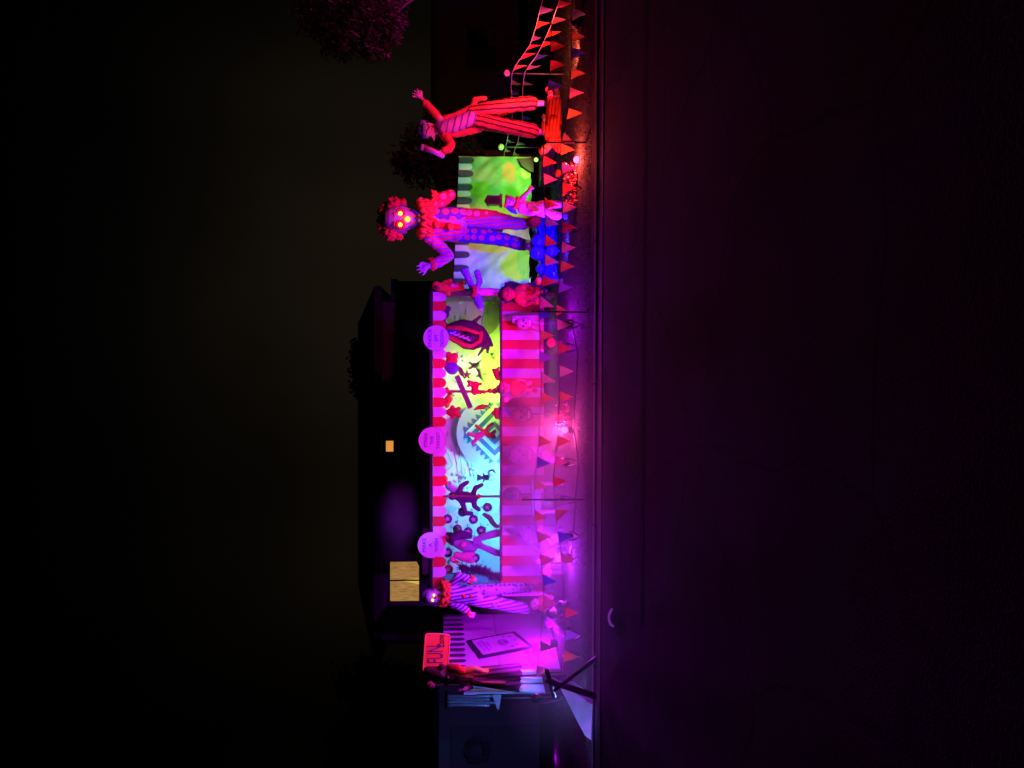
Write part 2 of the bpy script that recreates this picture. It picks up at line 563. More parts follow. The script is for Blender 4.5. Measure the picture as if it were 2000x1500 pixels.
tree('tree', 'dark tree rising behind the garage wall in the lower corner', 'tree', P(70, 0, 23).xy.to_3d(), 4.6,
     [crown(60, 770, 90, 80, 23), crown(150, 740, 60, 70, 23), crown(20, 700, 70, 60, 23), crown(95, 830, 80, 50, 22.5)], 5000, .16, LEAFD, 1)
tree('tree', 'bushy dark tree between the waving ringmaster and the clown', 'tree', P(1200, 0, 19).xy.to_3d(), 2.6,
     [crown(1195, 815, 48, 45, 19), crown(1235, 850, 40, 50, 19), crown(1165, 870, 40, 40, 19), crown(1150, 900, 50, 40, 19.3), crown(1215, 900, 60, 40, 19)], 4200, .12, LEAFD, 2)
tree('tree', 'tall tree lit dim magenta from below at the far end of the yard', 'tree', P(1560, 0, 19).xy.to_3d(), 5.0,
     [crown(1470, 700, 52, 72, 19), crown(1500, 640, 50, 50, 19), crown(1430, 720, 34, 58, 19), crown(1530, 720, 60, 80, 19), crown(1420, 660, 26, 40, 19), crown(1455, 765, 24, 26, 19), crown(1405, 735, 16, 30, 19), crown(1480, 610, 40, 26, 19)], 15000, .10, LEAFO, 3)
tree('tree', 'dark treetop showing over the house roof at the chimney side', 'tree', P(770, 0, 28).xy.to_3d(), 6.0,
     [crown(765, 705, 42, 22, 28), crown(800, 715, 38, 20, 28)], 1400, .14, LEAFD, 7)

# ------------------------------------------------------------------ houses
def main_house():
    Y = 20.0
    t = thing('house', 'dark two storey house behind the game booth with one curtained lit window', 'house', (P(600, 0, Y).x, Y, 0))
    xl, xr = P(230, 0, Y).x, P(915, 0, Y).x
    ze = P(0, 735, Y).z
    mb = MB(); mb.box(((xl + xr) / 2, Y + 3, ze / 2), (xr - xl, 6, ze)); mb.build('wall', HOUSEWALL, t)
    mb = MB()                       # hipped roof
    a = .35
    zr = P(0, 699, Y + 3).z
    b0 = [(xl - a, Y - a, ze + .003), (xr + a, Y - a, ze + .003), (xr + a, Y + 6 + a, ze + .003), (xl - a, Y + 6 + a, ze + .003)]
    b1 = [(x, y, z - .16) for x, y, z in b0]
    mb.add(b0 + b1 + [(xl + .8, Y + 3, zr), (xr - .35, Y + 3, zr)],
           [(0, 1, 9, 8), (1, 2, 9), (2, 3, 8, 9), (3, 0, 8), (0, 4, 5, 1), (1, 5, 6, 2), (2, 6, 7, 3), (3, 7, 4, 0), (7, 6, 5, 4)])
    mb.build('roof', ROOFM, t)
    # lower side wing at the right with a flat eave
    mb = MB()
    x2 = P(958, 0, Y).x
    zw = P(0, 776, Y).z
    mb.box(((xr + x2) / 2 + .003, Y + 2.4, zw / 2), (x2 - xr, 4.4, zw)); mb.build('side_wing', HOUSEWALL, t)
    mb = MB(); mb.box(((xr + x2) / 2 + .01, Y + 2.4, zw + .08), (x2 - xr + .02, 4.9, .16)); mb.build('wing_roof', ROOFM, t)
    # porch roof and its pale gutter
    yp = 17.9
    xa, xb = P(372, 0, yp).x, P(792, 0, yp).x
    zg0 = P(0, 836, yp).z; zg1 = P(0, 827, yp).z
    mb = MB()
    zt = P(0, 805, Y).z
    mb.add([(xa, yp, zg1 + .02), (xb, yp, zg1 + .02), (xb, Y - .01, zt), (xa, Y - .01, zt), (xa, yp, zg0), (xb, yp, zg0), (xb, Y - .01, zg0), (xa, Y - .01, zg0)],
           [(0, 1, 2, 3), (0, 4, 5, 1), (1, 5, 6, 2), (3, 7, 4, 0), (4, 7, 6, 5)])
    pr = mb.build('porch_roof', ROOFM, t)
    mb = MB(); mb.box(((xa + xb) / 2, yp - .07, (zg0 + zg1) / 2), (xb - xa, .13, zg1 - zg0 + .03)); mb.build('gutter', GUTTER, pr)
    xc = P(895, 0, yp).x; zk = P(0, 812, yp).z
    mb = MB(); mb.box(((xb + xc) / 2 + .01, yp + .3, (zk + zg0 + -.1) / 2), (xc - xb, .3, zk - zg0 + .1)); mb.build('porch_fascia', mat('fascia_board', (.16, .14, .15), .8), t)
    mb = MB(); mb.box((xa + .5, yp + .1, zg0 / 2), (.14, .14, zg0 - .01)); mb.build('porch_post', HOUSEWALL, t)
    # lit window with two curtains
    x0, x1 = P(315, 0, Y).x, P(397, 0, Y).x
    z1, z0 = P(0, 761, Y).z, P(0, 820, Y).z
    fr = MB(); bw = .035
    for (cx, cz, sx_, sz_) in (((x0 + x1) / 2, z0, x1 - x0 + 2 * bw, bw), ((x0 + x1) / 2, z1, x1 - x0 + 2 * bw, bw), (x0, (z0 + z1) / 2, bw, z1 - z0 - bw), (x1, (z0 + z1) / 2, bw, z1 - z0 - bw)):
        fr.box((cx, Y - .03, cz), (sx_, .08, sz_))
    wn = fr.build('window', BLACK, t)
    mb = MB(); xm = P(358, 0, Y).x
    mb.box((xm, Y - .035, (z0 + z1) / 2), (.025, .07, z1 - z0 - bw)); mb.build('mullion', BLACK, wn)
    cur = bpy.data.materials.new('lit_curtain'); cur.use_nodes = True
    tt = cur.node_tree; tt.nodes.clear()
    o_ = nd(tt, 'ShaderNodeOutputMaterial'); em = nd(tt, 'ShaderNodeEmission'); co = nd(tt, 'ShaderNodeTexCoord')
    no = nd(tt, 'ShaderNodeTexNoise'); mp = nd(tt, 'ShaderNodeMapping'); mp.inputs['Scale'].default_value = (9, 1, .8)
    rp = nd(tt, 'ShaderNodeValToRGB'); rp.color_ramp.elements[0].color = (.24, .11, .025, 1); rp.color_ramp.elements[1].color = (.50, .27, .085, 1)
    rp.color_ramp.elements[0].position = .3; rp.color_ramp.elements[1].position = .75
    tt.links.new(co.outputs['Object'], mp.inputs[0]); tt.links.new(mp.outputs[0], no.inputs['Vector']); tt.links.new(no.outputs['Fac'], rp.inputs[0])
    tt.links.new(rp.outputs[0], em.inputs[0]); em.inputs[1].default_value = 1; tt.links.new(em.outputs[0], o_.inputs[0])
    for (a0, a1, g) in ((x0, xm, 1), (xm, x1, -1)):
        mb = MB()
        def fn(s, q, a0=a0, a1=a1, g=g):
            wgt = q ** 1.6 * .22      # gap opens towards the sill
            lo, hi = (a0, a1 - (a1 - a0) * wgt) if g > 0 else (a0 + (a1 - a0) * wgt * .4, a1)
            return Vector((lo + (hi - lo) * s, Y - .012 + .006 * math.sin(s * 40), z1 + (z0 - z1) * q))
        mb.grid(fn, 24, 8); mb.build('curtain', cur, wn, True)
    mb = MB(); mb.add([(x0, Y - .004, z0), (x1, Y - .004, z0), (x1, Y - .004, z1), (x0, Y - .004, z1)], [(0, 1, 2, 3)])
    mb.build('pane', glow('lit_room', (1.0, .62, .12), .72), wn)
    # small amber window
    x0, x1 = P(614, 0, Y).x, P(638, 0, Y).x
    z1, z0 = P(0, 753, Y).z, P(0, 770, Y).z
    ze2 = Y - .03
    mb = MB()
    for (cx, cz, sx_, sz_) in (((x0 + x1) / 2, z0, x1 - x0, .03), ((x0 + x1) / 2, z1, x1 - x0, .03), (x0, (z0 + z1) / 2, .03, z1 - z0), (x1, (z0 + z1) / 2, .03, z1 - z0)):
        mb.box((cx, Y - .035, cz), (sx_ + (.03 if sx_ > .1 else 0), .06, sz_ - (.03 if sz_ > .1 else 0)))
    w2 = mb.build('window', BLACK, t)
    mb = MB(); mb.add([(x0, Y - .02, z0), (x1, Y - .02, z0), (x1, Y - .02, z1), (x0, Y - .02, z1)], [(0, 1, 2, 3)])
    mb.build('pane', glow('amber_pane', (.80, .32, .05), .9), w2)
    # front door under the porch
    mb = MB(); mb.box((P(600, 0, Y).x, Y - .03, 1.02), (.95, .06, 2.03)); d = mb.build('door', WOOD, t)
    mb = MB(); mb.ball((P(600, 0, Y).x + .38, Y - .09, 1.0), .035); mb.build('handle', GUTTER, d)
main_house()

def garage():
    Y = 18.2
    x0, x1 = P(-420, 0, Y).x, P(150, 0, Y).x
    z = P(0, 857, Y).z
    t = thing('garage', 'low garage with pale stucco wall and a wreath beside the stalls', 'garage', ((x0 + x1) / 2, Y, 0))
    mb = MB(); mb.box(((x0 + x1) / 2, Y + 2, z / 2), (x1 - x0, 4, z)); mb.build('wall', GARAGEWALL, t)
    mb = MB(); a = .3
    mb.add([(x0 - a, Y - a, z + .004), (x1 + .05, Y - a, z + .004), (x1 + .05, Y + 4.3, z + .004), (x0 - a, Y + 4.3, z + .004),
            (x0 - a, Y + 2, z + .5), (x1 + .05, Y + 2, z + .5), (x0 - a, Y - a, z + .12), (x1 + .05, Y - a, z + .12)],
           [(6, 7, 5, 4), (0, 1, 7, 6), (2, 3, 4, 5), (1, 2, 5, 7), (3, 0, 6, 4), (0, 3, 2, 1)])
    mb.build('roof', ROOFM, t)
    # roll-up door with horizontal grooves
    xd0, xd1 = P(-150, 0, Y).x, P(62, 0, Y).x
    zt = P(0, 880, Y).z
    mb = MB()
    for k in range(4):
        h = zt / 4
        mb.box(((xd0 + xd1) / 2, Y - .02, k * h + h / 2), (xd1 - xd0, .04, h - .025))
    mb.build('garage_door', mat('garage_door_paint', (.36, .33, .38), .7, .1, 8), t)
garage()
def wreath():
    c = P(37, 934, 18.0)
    mb = MB(); rnd = random.Random(3)
    for i in range(420):
        a = rnd.uniform(0, 2 * PI)
        rr = .24 + rnd.gauss(0, .035)
        q = c + Vector((math.cos(a) * rr, rnd.uniform(-.06, .05), math.sin(a) * rr))
        d = Vector((rnd.gauss(0, 1), rnd.gauss(0, .5), rnd.gauss(0, 1))).normalized(); b = d.orthogonal().normalized()
        L = rnd.uniform(.04, .08)
        mb.add([q - d * L, q + b * L * .3, q + d * L, q - b * L * .3], [(0, 1, 2, 3)])
    ring = [c + Vector((math.cos(k * PI / 12) * .24, .02, math.sin(k * PI / 12) * .24)) for k in range(25)]
    mb.tube(ring, .035, 8, False)
    tag(mb.build('wreath', mat('wreath_twig', (.28, .22, .28), .8, .4, 20), None, False, c), 'round twig wreath hanging on the garage front', 'wreath')
wreath()
def neighbour():
    Y = 27
    x0, x1 = P(1258, 0, Y).x, P(1800, 0, Y).x
    z = P(0, 852, Y).z
    t = thing('house', 'unlit neighbouring house with flat roofline beyond the right bunting', 'house', ((x0 + x1) / 2, Y, 0))
    mb = MB(); mb.box(((x0 + x1) / 2, Y + 3, z / 2), (x1 - x0, 6, z)); mb.build('wall', HOUSEWALL, t)
    mb = MB(); mb.box(((x0 + x1) / 2, Y + 3, z + .09), (x1 - x0 + .3, 6.4, .18)); mb.build('roof', ROOFM, t)
    mb = MB(); mb.box(((x0 + x1) / 2 - 2, Y - .03, 1.3), (1.2, .06, 1.0)); wn = mb.build('window', BLACK, t)
neighbour()
def shrub():
    Y = 21
    c = P(1418, 972, Y)
    tree('shrub', 'small olive shrub before the neighbouring house', 'shrub', (c.x, Y, 0), .5, [(c, (.16, .16, .22)), (c + Vector((.1, 0, .15)), (.12, .12, .12))], 260, .07, LEAFO, 9, None, .02)
shrub()

# ------------------------------------------------------------------ game booth
YB = 14.5
def uX(u, Y=YB): return P(u, 0, Y).x
def vZ(v, Y=YB): return P(0, v, Y).z
# the stripe edges run from the right end of the booth to the left
edges = []
y = 566.0; wd = 18.9
while y < 1190:
    edges.append(1500 - y); y += wd; wd += .055
# index so that stripe starting at y=642 is red
def booth():
    u1, u0 = edges[0], edges[-1]
    x0, x1 = uX(u0), uX(u1)
    t = thing('game_booth', 'long carnival game booth with red and white striped counter and scalloped valance', 'booth', ((x0 + x1) / 2, YB, 0))
    mats = [WHITE, RED]
    # counter front, gently rippled cloth stripes
    mb = MB()
    zt, zb = vZ(978), vZ(1062)
    for i in range(len(edges) - 1):
        a, b = uX(edges[i]), uX(edges[i + 1])
        mb.cur = i % 2
        mb.grid(lambda s, q, a=a, b=b: Vector((a + (b - a) * s, YB - .018 * math.sin(s * PI) - .008 * noise.noise(Vector((a * 3, q * 2, s))), zt + (zb - zt) * q)), 4, 6)
    mb.build('counter_panel', mats, t, True)
    mb = MB(); mb.box(((x0 + x1) / 2, YB + .16, zt - .01), (x1 - x0, .36, .04)); mb.build('counter_top', WOOD, t)
    # valance with rounded tabs
    mb = MB()
    z0, z1 = vZ(846), vZ(862)
    for i in range(len(edges) - 1):
        b, a = uX(edges[i]), uX(edges[i + 1])
        mb.cur = i % 2
        pts = [(a, z0), (b, z0), (b, z1)]
        wd_ = b - a
        for k in range(1, 8):
            th = PI * k / 8
            pts.append((b - wd_ / 2 + math.cos(th) * wd_ / 2, z1 - math.sin(th) * .095))
        pts.append((a, z1))
        yb = YB - .03 - (.012 if i % 2 else 0)
        mb.prism([(x, yb, z) for x, z in pts], (0, .008, 0))
    mb.build('valance', mats, t)
    mb = MB(); mb.box(((x0 + x1) / 2, YB + .9, z0 + .035), (x1 - x0 + .06, 1.9, .05)); mb.build('roof', BLACK, t)
    # backdrop cloth with folds and printed scribbles
    yb = 16.15
    xa, xb = x0 + .05, x1 - .05
    za, zb2 = vZ(842, yb), .3
    mb = MB()
    def fn(s, q):
        x = xa + (xb - xa) * s; z = za + (zb2 - za) * q
        return Vector((x, yb + .05 * noise.noise(Vector((x * 1.3, z * .9, 0))) + .035 * noise.noise(Vector((x * 3.1 + z * 1.6, z * 2.2, 7))), z))
    mb.grid(fn, 150, 50)
    mb.build('backdrop', CLOTH, t, True)
    ENDW = mat('violet_end_cloth', (.20, .08, .28), .85, .15, 5, .2)
    mb = MB(); mb.box((xa - .04, (YB + yb) / 2 + .15, za / 2), (.04, yb - YB - .3, za)); mb.build('end_wall', ENDW, t)
    mb = MB(); mb.box((xb + .04, (YB + yb) / 2 + .15, za / 2), (.04, yb - YB - .3, za)); mb.build('end_wall', ENDW, t)
    for x in (x0 + .03, x1 - .03):
        mb = MB(); mb.box((x, YB + .045, z0 / 2), (.07, .07, z0 - .01)); mb.build('post', PLANK, t)
    # round signs
    for (u, v, r, words, sz) in ((839.5, 852, 24.5, ('KNOCK', 'EM', 'DOWN'), .098), (640, 844, 25.5, ('STRIKE', 'THE', 'TARGET'), .088), (435.5, 841, 24.5, ('MAKE', 'A', 'WISH'), .105)):
        c = P(u, v, YB - .10); rr = r * YB / F
        mb = MB()
        pts = [c + Vector((math.cos(2 * PI * k / 40) * rr, 0, math.sin(2 * PI * k / 40) * rr)) for k in range(40)]
        mb.prism(pts, (0, .03, 0))
        s = mb.build('round_sign', WHITE, t)
        s['label'] = 'round white sign reading ' + ' '.join(words)
        rim = MB()
        rim.tube([p * 1.0 for p in pts] + [pts[0]], .007, 6, False); rim.build('rim', PALE, s, True)
        for k, wd_ in enumerate(words):
            text_mesh('lettering', wd_, sz * .98, c + Vector((0, -.006, .115 - k * .115)), VIOINK, s, .003)
    return t
BOOTH = booth()

# --- printed and hung things of the booth -----------------------------------
# star discs on thin rods standing off the backdrop
def star_pts(c, r, ph=0):
    return [c + Vector((math.sin(PI * k / 5 + ph) * r * (1 if k % 2 == 0 else .45), 0, math.cos(PI * k / 5 + ph) * r * (1 if k % 2 == 0 else .45))) for k in range(10)]
DISCM = mat('star_disc_paint', (.085, .05, .14), .6, .2, 9)
STARM = mat('star_paint', (.75, .78, .80), .6, .1, 9)
star_spots = [(486.5, 874, 'star disc nearest the valance, right of the bird'), (485.5, 924.5, 'star disc on its own right of the low shelf'), (466.5, 893.5, 'star disc tucked over the green bow'), (461, 914, 'half seen star disc in the middle of the swarm'),
              (463.5, 940, 'star disc hung lowest towards the counter'), (420.5, 874.5, 'star disc tucked just under the MAKE A WISH sign'), (410, 928, 'star disc beside the striped puppet hands'), (388, 876, 'reddish star disc next to the clown sleeve'),
              (509, 952, 'pale star disc by the shark tail, partly hidden'), (500, 903, 'star disc framed by the dark puppet arm')]
for i, (u, v, lab) in enumerate(star_spots):
    c = P(u, v, 15.2)
    t = thing('star_disc', lab, 'game target', c, 'star discs in the shooting game')
    mb = MB(); pts = [c + Vector((math.cos(2 * PI * k / 28) * .092, 0, math.sin(2 * PI * k / 28) * .092)) for k in range(28)]
    mb.prism(pts, (0, .012, 0)); mb.build('disc', DISCM if i != 7 else REDP, t)
    mb = MB(); mb.prism([p + Vector((0, -.006, 0)) for p in star_pts(c, .058, .2 * i)], (0, .004, 0)); mb.build('star', STARM, t)
    mb = MB(); mb.tube([c + Vector((0, .012, 0)), Vector((c.x, 16.1, c.z + .02))], .006, 6); mb.build('rod', BLACKM, t)

# big target: zigzag diamonds inside a toothed ring
def target():
    Yt = 15.75
    c = P(655, 966, Yt); k = Yt / F
    t = thing('target', 'large target of nested blue and white diamonds with saw toothed edge on a lavender disc', 'target', c)
    def ring_poly(n, r, y, m, name, ph=0):
        mb = MB(); mb.prism([c + Vector((math.cos(2 * PI * i / n + ph) * r, y, math.sin(2 * PI * i / n + ph) * r)) for i in range(n)], (0, .01, 0)); return mb.build(name, m, t)
    tb = mat('target_blue', (.03, .09, .40), .7, .25, 7); tw = mat('target_white', (.50, .58, .70), .7, .15, 5)
    lav = mat('target_lavender', (.34, .36, .58), .8, .15, 4)
    mb = MB(); mb.prism([c + Vector((math.cos(2 * PI * q / 56) * 74 * k, 0, math.sin(2 * PI * q / 56) * 74 * k)) for q in range(56)], (0, .01, 0)); mb.build('board', lav, t)
    R0 = 66 * k
    cor = [Vector((R0, 0, 0)), Vector((0, 0, R0)), Vector((-R0, 0, 0)), Vector((0, 0, -R0))]
    mw, mk = MB(), MB()
    for e_ in range(4):                       # saw teeth along each side of the diamond
        a, b = cor[e_], cor[(e_ + 1) % 4]
        nrm_ = (a + b).normalized()
        for q in range(7):
            p0, p1 = a.lerp(b, q / 7), a.lerp(b, (q + 1) / 7)
            o_ = Vector((0, -.012, 0))
            mk.prism([c + p0 * .86 + o_, c + p1 * .86 + o_, c + (p0 + p1) * .43 + nrm_ * R0 * .17 + o_], (0, .008, 0))
    mk.build('toothed_rim', tb, t)
    for q, (r, m) in enumerate(((57, tw), (46, tb), (34, tw), (23, tb), (12, tw))):
        ring_poly(4, r * k, -.024 - .012 * q, m, 'diamond', 0)
target()
# grey disc standing in for the shadow area on the cloth behind the shark
def dim_disc():
    Yt = 15.9
    c = P(893, 925, Yt); k = Yt / F
    t = thing('dim_area_disc', 'large grey disc standing in for the dim shadow area behind the plush shark', 'board', c)
    mb = MB(); mb.prism([c + Vector((math.cos(2 * PI * i / 56) * 56 * k, 0, math.sin(2 * PI * i / 56) * 56 * k)) for i in range(56)], (0, .02, 0))
    mb.build('disc', mat('dim_area_grey', (.30, .27, .25), .85, .25, 5, .4), t)
    mb = MB(); rnd = random.Random(8)
    for i in range(10):
        a = c + Vector((rnd.uniform(-.38, .3), -.006, rnd.uniform(-.4, .4))); L = rnd.uniform(.1, .3)
        mb.tube([a, a + Vector((L * .5, 0, .02)), a + Vector((L, 0, -.01 + rnd.uniform(-.03, .03)))], [.002, .008, .002], 6)
    cre = mb.build('creases', mat('crease_paint', (.12, .11, .10), .8), t); cre['kind'] = 'stuff'
dim_disc()
def leaf_garland():
    Yt = 15.85
    t = thing('leaf_garland', 'pale green cut out leaves stuck along the right end of the backdrop', 'garland', P(925, 920, Yt))
    rnd = random.Random(4); m = mat('leaf_felt', (.34, .62, .26), .8, .2, 8, .1)
    for (u, v) in ((923, 895), (918, 887), (925, 905), (912, 902), (919, 947), (924, 958), (914, 962), (921, 972), (911, 950), (928, 877)):
        c = P(u, v, Yt + rnd.uniform(-.03, .03)); a = rnd.uniform(0, PI); mb = MB()
        pts = []
        for k in range(12):
            th = 2 * PI * k / 12
            x = math.cos(th) * .085; z = math.sin(th) * .04 * (1 - .25 * math.cos(5 * th))
            pts.append(c + Vector((x * math.cos(a) - z * math.sin(a), 0, x * math.sin(a) + z * math.cos(a))))
        mb.prism(pts, (0, .006, 0)); mb.build('leaf', m, t)
    mb = MB(); mb.tube([P(924, 866, Yt), P(919, 900, Yt), P(920, 940, Yt), P(918, 974, Yt)], .006, 6); mb.build('cord', CORD, t)
leaf_garland()
# strokes printed on the backdrop: part of the cloth
def prints():
    mb = MB(); rnd = random.Random(14); yb = 16.05
    for i in range(150):
        u = rnd.uniform(395, 860); v = rnd.uniform(872, 970)
        c = P(u, v, yb); L = rnd.uniform(.02, .14); a = rnd.gauss(.2, .5)
        d = Vector((math.cos(a) * L, 0, math.sin(a) * L * .7))
        mb.tube([c - d * .5, c + Vector((0, 0, .012)), c + d * .5], [.002, rnd.uniform(.003, .007), .002], 5)
    for i in range(46):
        u = rnd.uniform(395, 850); v = rnd.uniform(874, 968); c = P(u, v, yb); r = rnd.uniform(.02, .055); n_ = rnd.choice((5, 7, 9)); ph = rnd.uniform(0, 6)
        if abs(u - 655) < 68 and v > 900: continue
        mb.prism([c + Vector((math.cos(2 * PI * q / n_ + ph) * r * rnd.uniform(.3, 1.2), 0, math.sin(2 * PI * q / n_ + ph) * r * rnd.uniform(.3, 1.2))) for q in range(n_)], (0, .004, 0))
    mb.build('printed_strokes', mat('print_ink', (.16, .20, .20), .8), BOOTH)
    mb = MB()
    for (a, b) in (((620, 872), (592, 884)), ((592, 884), (574, 866)), ((578, 872), (618, 866)), ((560, 905), (620, 897)), ((596, 920), (566, 925))):
        mb.tube([P(a[0], a[1], yb), P(b[0], b[1], yb)], .008, 6)
    mb.build('printed_figure', mat('print_ink_grey', (.30, .36, .36), .8), BOOTH)
prints()

# plush prizes and toys hung in the booth
def plush(name, label, cat, u, v, Y, parts, group='plush prizes hung in the game booth', vox=.012):
    """parts: list of (partname, material, [chains in px offsets])"""
    t = thing(name, label, cat, P(u, v, Y), group)
    for (pn, m, chs) in parts:
        body(pn, t, [chain(Y, *[(u + a[0], v + a[1]) + tuple(a[2:]) for a in ch]) for ch in chs], m, vox, 2)
    return t
YP = 15.05
plush('plush_ball', 'glossy purple plush ball hanging under the valance', 'toy', 781, 883, YP, [('body', PURPLE, [[(0, 0, 13), (3, -6, 10)]]), ('tassel', YELLOWP, [[(9, -10, 4), (7, -12, 3)]])])
plush('plush_ball', 'crimson plush blossom hanging beside the purple ball', 'toy', 800, 881, YP, [('body', REDP, [[(0, 0, 9)], [(6, -5, 7)], [(-6, -4, 7)], [(4, 7, 7)], [(-5, 6, 7)]])])
plush('plush_bear', 'dark red plush bear with big head hanging by the STRIKE THE TARGET sign', 'toy', 695, 876, YP,
      [('body', REDP, [[(0, 4, 8), (0, 12, 9)], [(0, -12, 8)], [(-5, -19, 3)], [(5, -19, 3)], [(0, 4, 5), (-10, 8, 4)], [(0, 4, 5), (10, 8, 4)], [(-4, 14, 4), (-7, 21, 4)], [(4, 14, 4), (7, 21, 4)]]), ('muzzle', PINK, [[(0, -9, 4, -.09)]])])
plush('plush_candy', 'orange striped plush candy left of the pole', 'toy', 720, 876, YP, [('body', ORANGE, [[(0, 0, 8)], [(0, 0, 4), (-12, -3, 5)], [(0, 0, 4), (12, 3, 5)]]), ('band', YELLOWP, [[(-2, -8, 2, -.02), (2, 8, 2, -.05)]])])
plush('plush_puppy', 'crimson plush puppy pinned on the pole below the plank', 'toy', 742, 927, YP - .1,
      [('body', REDP, [[(-7, 0, 7), (7, 2, 7)], [(9, -7, 6)], [(5, -12, 3)], [(13, -12, 3)], [(-8, 6, 3), (-9, 12, 3)], [(7, 6, 3), (8, 12, 3)]]), ('eyes', TEETH, [[(7, -8, 1.6, -.06)], [(12, -8, 1.6, -.06)]])])
plush('plush_frog', 'small green plush frog with raised legs high on the bright cloth', 'toy', 786, 926, 15.3,
      [('body', GREENP, [[(0, 0, 5), (0, 6, 6)], [(-4, -6, 2.5), (-6, -10, 2)], [(4, -6, 2.5), (6, -10, 2)], [(-5, 8, 2.5), (-9, 13, 2)], [(5, 8, 2.5), (9, 13, 2)]])])
plush('plush_lizard', 'small green plush lizard stretched across the bright cloth', 'toy', 765, 940, 15.3,
      [('body', GREENP, [[(-10, 6, 2), (0, 0, 5), (9, -3, 4), (15, -8, 3)], [(2, 2, 2), (5, 10, 2)], [(4, -2, 2), (0, -9, 2)]])])
plush('plush_doll', 'orange and pink rag doll with long limbs sprawled over the diamond target', 'toy', 655, 950, YP + .2,
      [('body', ORANGE, [[(-6, 6, 5), (2, -2, 5)], [(-8, 14, 5)], [(2, -2, 3.5), (8, -14, 3), (14, -20, 3)], [(2, -2, 3), (12, 4, 3), (18, 12, 3)], [(-6, 8, 4), (2, 16, 4)]]), ('legs', PINK, [[(0, -2, 4), (-12, -18, 4), (-20, -26, 4)], [(2, -4, 4), (-6, -22, 4), (-2, -34, 4)]])])
plush('plush_fish', 'rust brown plush fish near the plank tip', 'toy', 706, 940, YP,
      [('body', ORANGE, [[(-6, -14, 2), (-2, -5, 4), (0, 4, 5), (1, 12, 2)], [(1, 12, 1.5), (6, 17, 1.5)], [(1, 12, 1.5), (-4, 18, 1.5)]])])
plush('plush_bird', 'brown plush bird perched where plank and cloth meet', 'toy', 775, 900, YP,
      [('body', BROWN, [[(-4, 2, 5), (4, -1, 4)], [(8, -5, 3)], [(-4, 2, 2), (-12, 6, 2)]])])
plush('plush_star', 'brown plush starfish under the purple ball', 'toy', 768, 912, 15.2,
      [('body', BROWN, [[(0, 0, 3), (8 * math.cos(k * 1.257), 8 * math.sin(k * 1.257), 1.6)] for k in range(5)])])
plush('plush_bear', 'tiny teal plush bear on the brightest cyan cloth', 'toy', 567, 947, 15.3,
      [('body', mat('teal_plush', (.05, .20, .22), .85, .2, 14, .3), [[(0, 0, 5), (0, 7, 6)], [(0, -10, 5)], [(-5, -14, 2)], [(5, -14, 2)], [(0, 0, 2), (-8, -3, 2)], [(0, 0, 2), (8, -3, 2)], [(-3, 10, 2), (-5, 14, 2)], [(3, 10, 2), (5, 14, 2)]])])
plush('plush_worm', 'curled dark teal plush worm beside the tiny bear', 'toy', 577, 960, 15.3,
      [('body', BLUE, [[(-5, -4, 2.2), (0, -6, 2.4), (4, -3, 2.4), (5, 3, 2.2), (0, 7, 2)]])])
plush('plush_bird', 'orange plush bird with pale beak under the valance over the cyan cloth', 'toy', 565, 868, YP,
      [('body', ORANGE, [[(0, 0, 7)], [(8, -4, 4)], [(-8, 5, 3)]]), ('beak', TEETH, [[(11, 2, 2), (17, 5, 1)]])])
plush('plush_bird', 'magenta plush parrot with long tail near the lowest round sign', 'toy', 448, 876, YP,
      [('body', PINK, [[(6, -8, 5), (0, 0, 7), (-6, 8, 8)], [(-6, 8, 5), (-10, 14, 4)]]), ('wing', DKPURPLE, [[(10, -8, 3), (8, 4, 5), (2, 12, 3)]]), ('crest', PURPLE, [[(10, -14, 3), (13, -22, 2)]])])
plush('plush_monkey', 'big dark purple plush monkey with spread arms on the left pole', 'toy', 531, 905, YP,
      [('body', DKPURPLE, [[(0, -8, 10), (-2, 8, 11), (-4, 20, 9)], [(0, -22, 8)], [(2, -10, 6), (20, -4, 5), (27, 8, 4)], [(-2, -8, 6), (-18, 0, 5), (-33, 4, 5), (-34, 16, 4)], [(2, 18, 5), (16, 24, 5), (22, 36, 4)], [(-6, 20, 6), (-20, 22, 5), (-26, 30, 4)]]),
       ('muzzle', PINK, [[(0, -19, 4, -.1)]])])
plush('plush_seal', 'pale cyan plush seal head beneath the valance', 'toy', 548, 884, 15.2,
      [('body', mat('pale_cyan_plush', (.50, .60, .60), .85, .1, 14, .2), [[(4, -6, 9), (-4, 6, 10), (-10, 14, 8)]]), ('eyes', INK, [[(8, -4, 1.6, -.1)], [(-2, -6, 1.6, -.11)]])])
plush('plush_snake', 'grey plush snake draped behind the counter near the star discs', 'toy', 487, 960, YP + .1,
      [('body', GREYM, [[(8, -14, 4), (2, -4, 5), (-8, 2, 5), (-16, 10, 4), (-14, 16, 3)]])])
plush('plush_bow', 'small green plush bow among the star discs', 'toy', 462, 889, YP, [('body', GREENP, [[(0, 0, 3)], [(0, 0, 2), (-7, -4, 4)], [(0, 0, 2), (7, 4, 4)]])])
plush('plush_flower', 'dark purple plush rosette at the far end of the valance', 'toy', 895, 866, YP - .1,
      [('body', DKPURPLE, [[(0, 0, 8)], [(10, -4, 8)], [(-9, 4, 8)], [(2, 9, 6)], [(-22, -4, 9)], [(-30, 2, 7)]])])
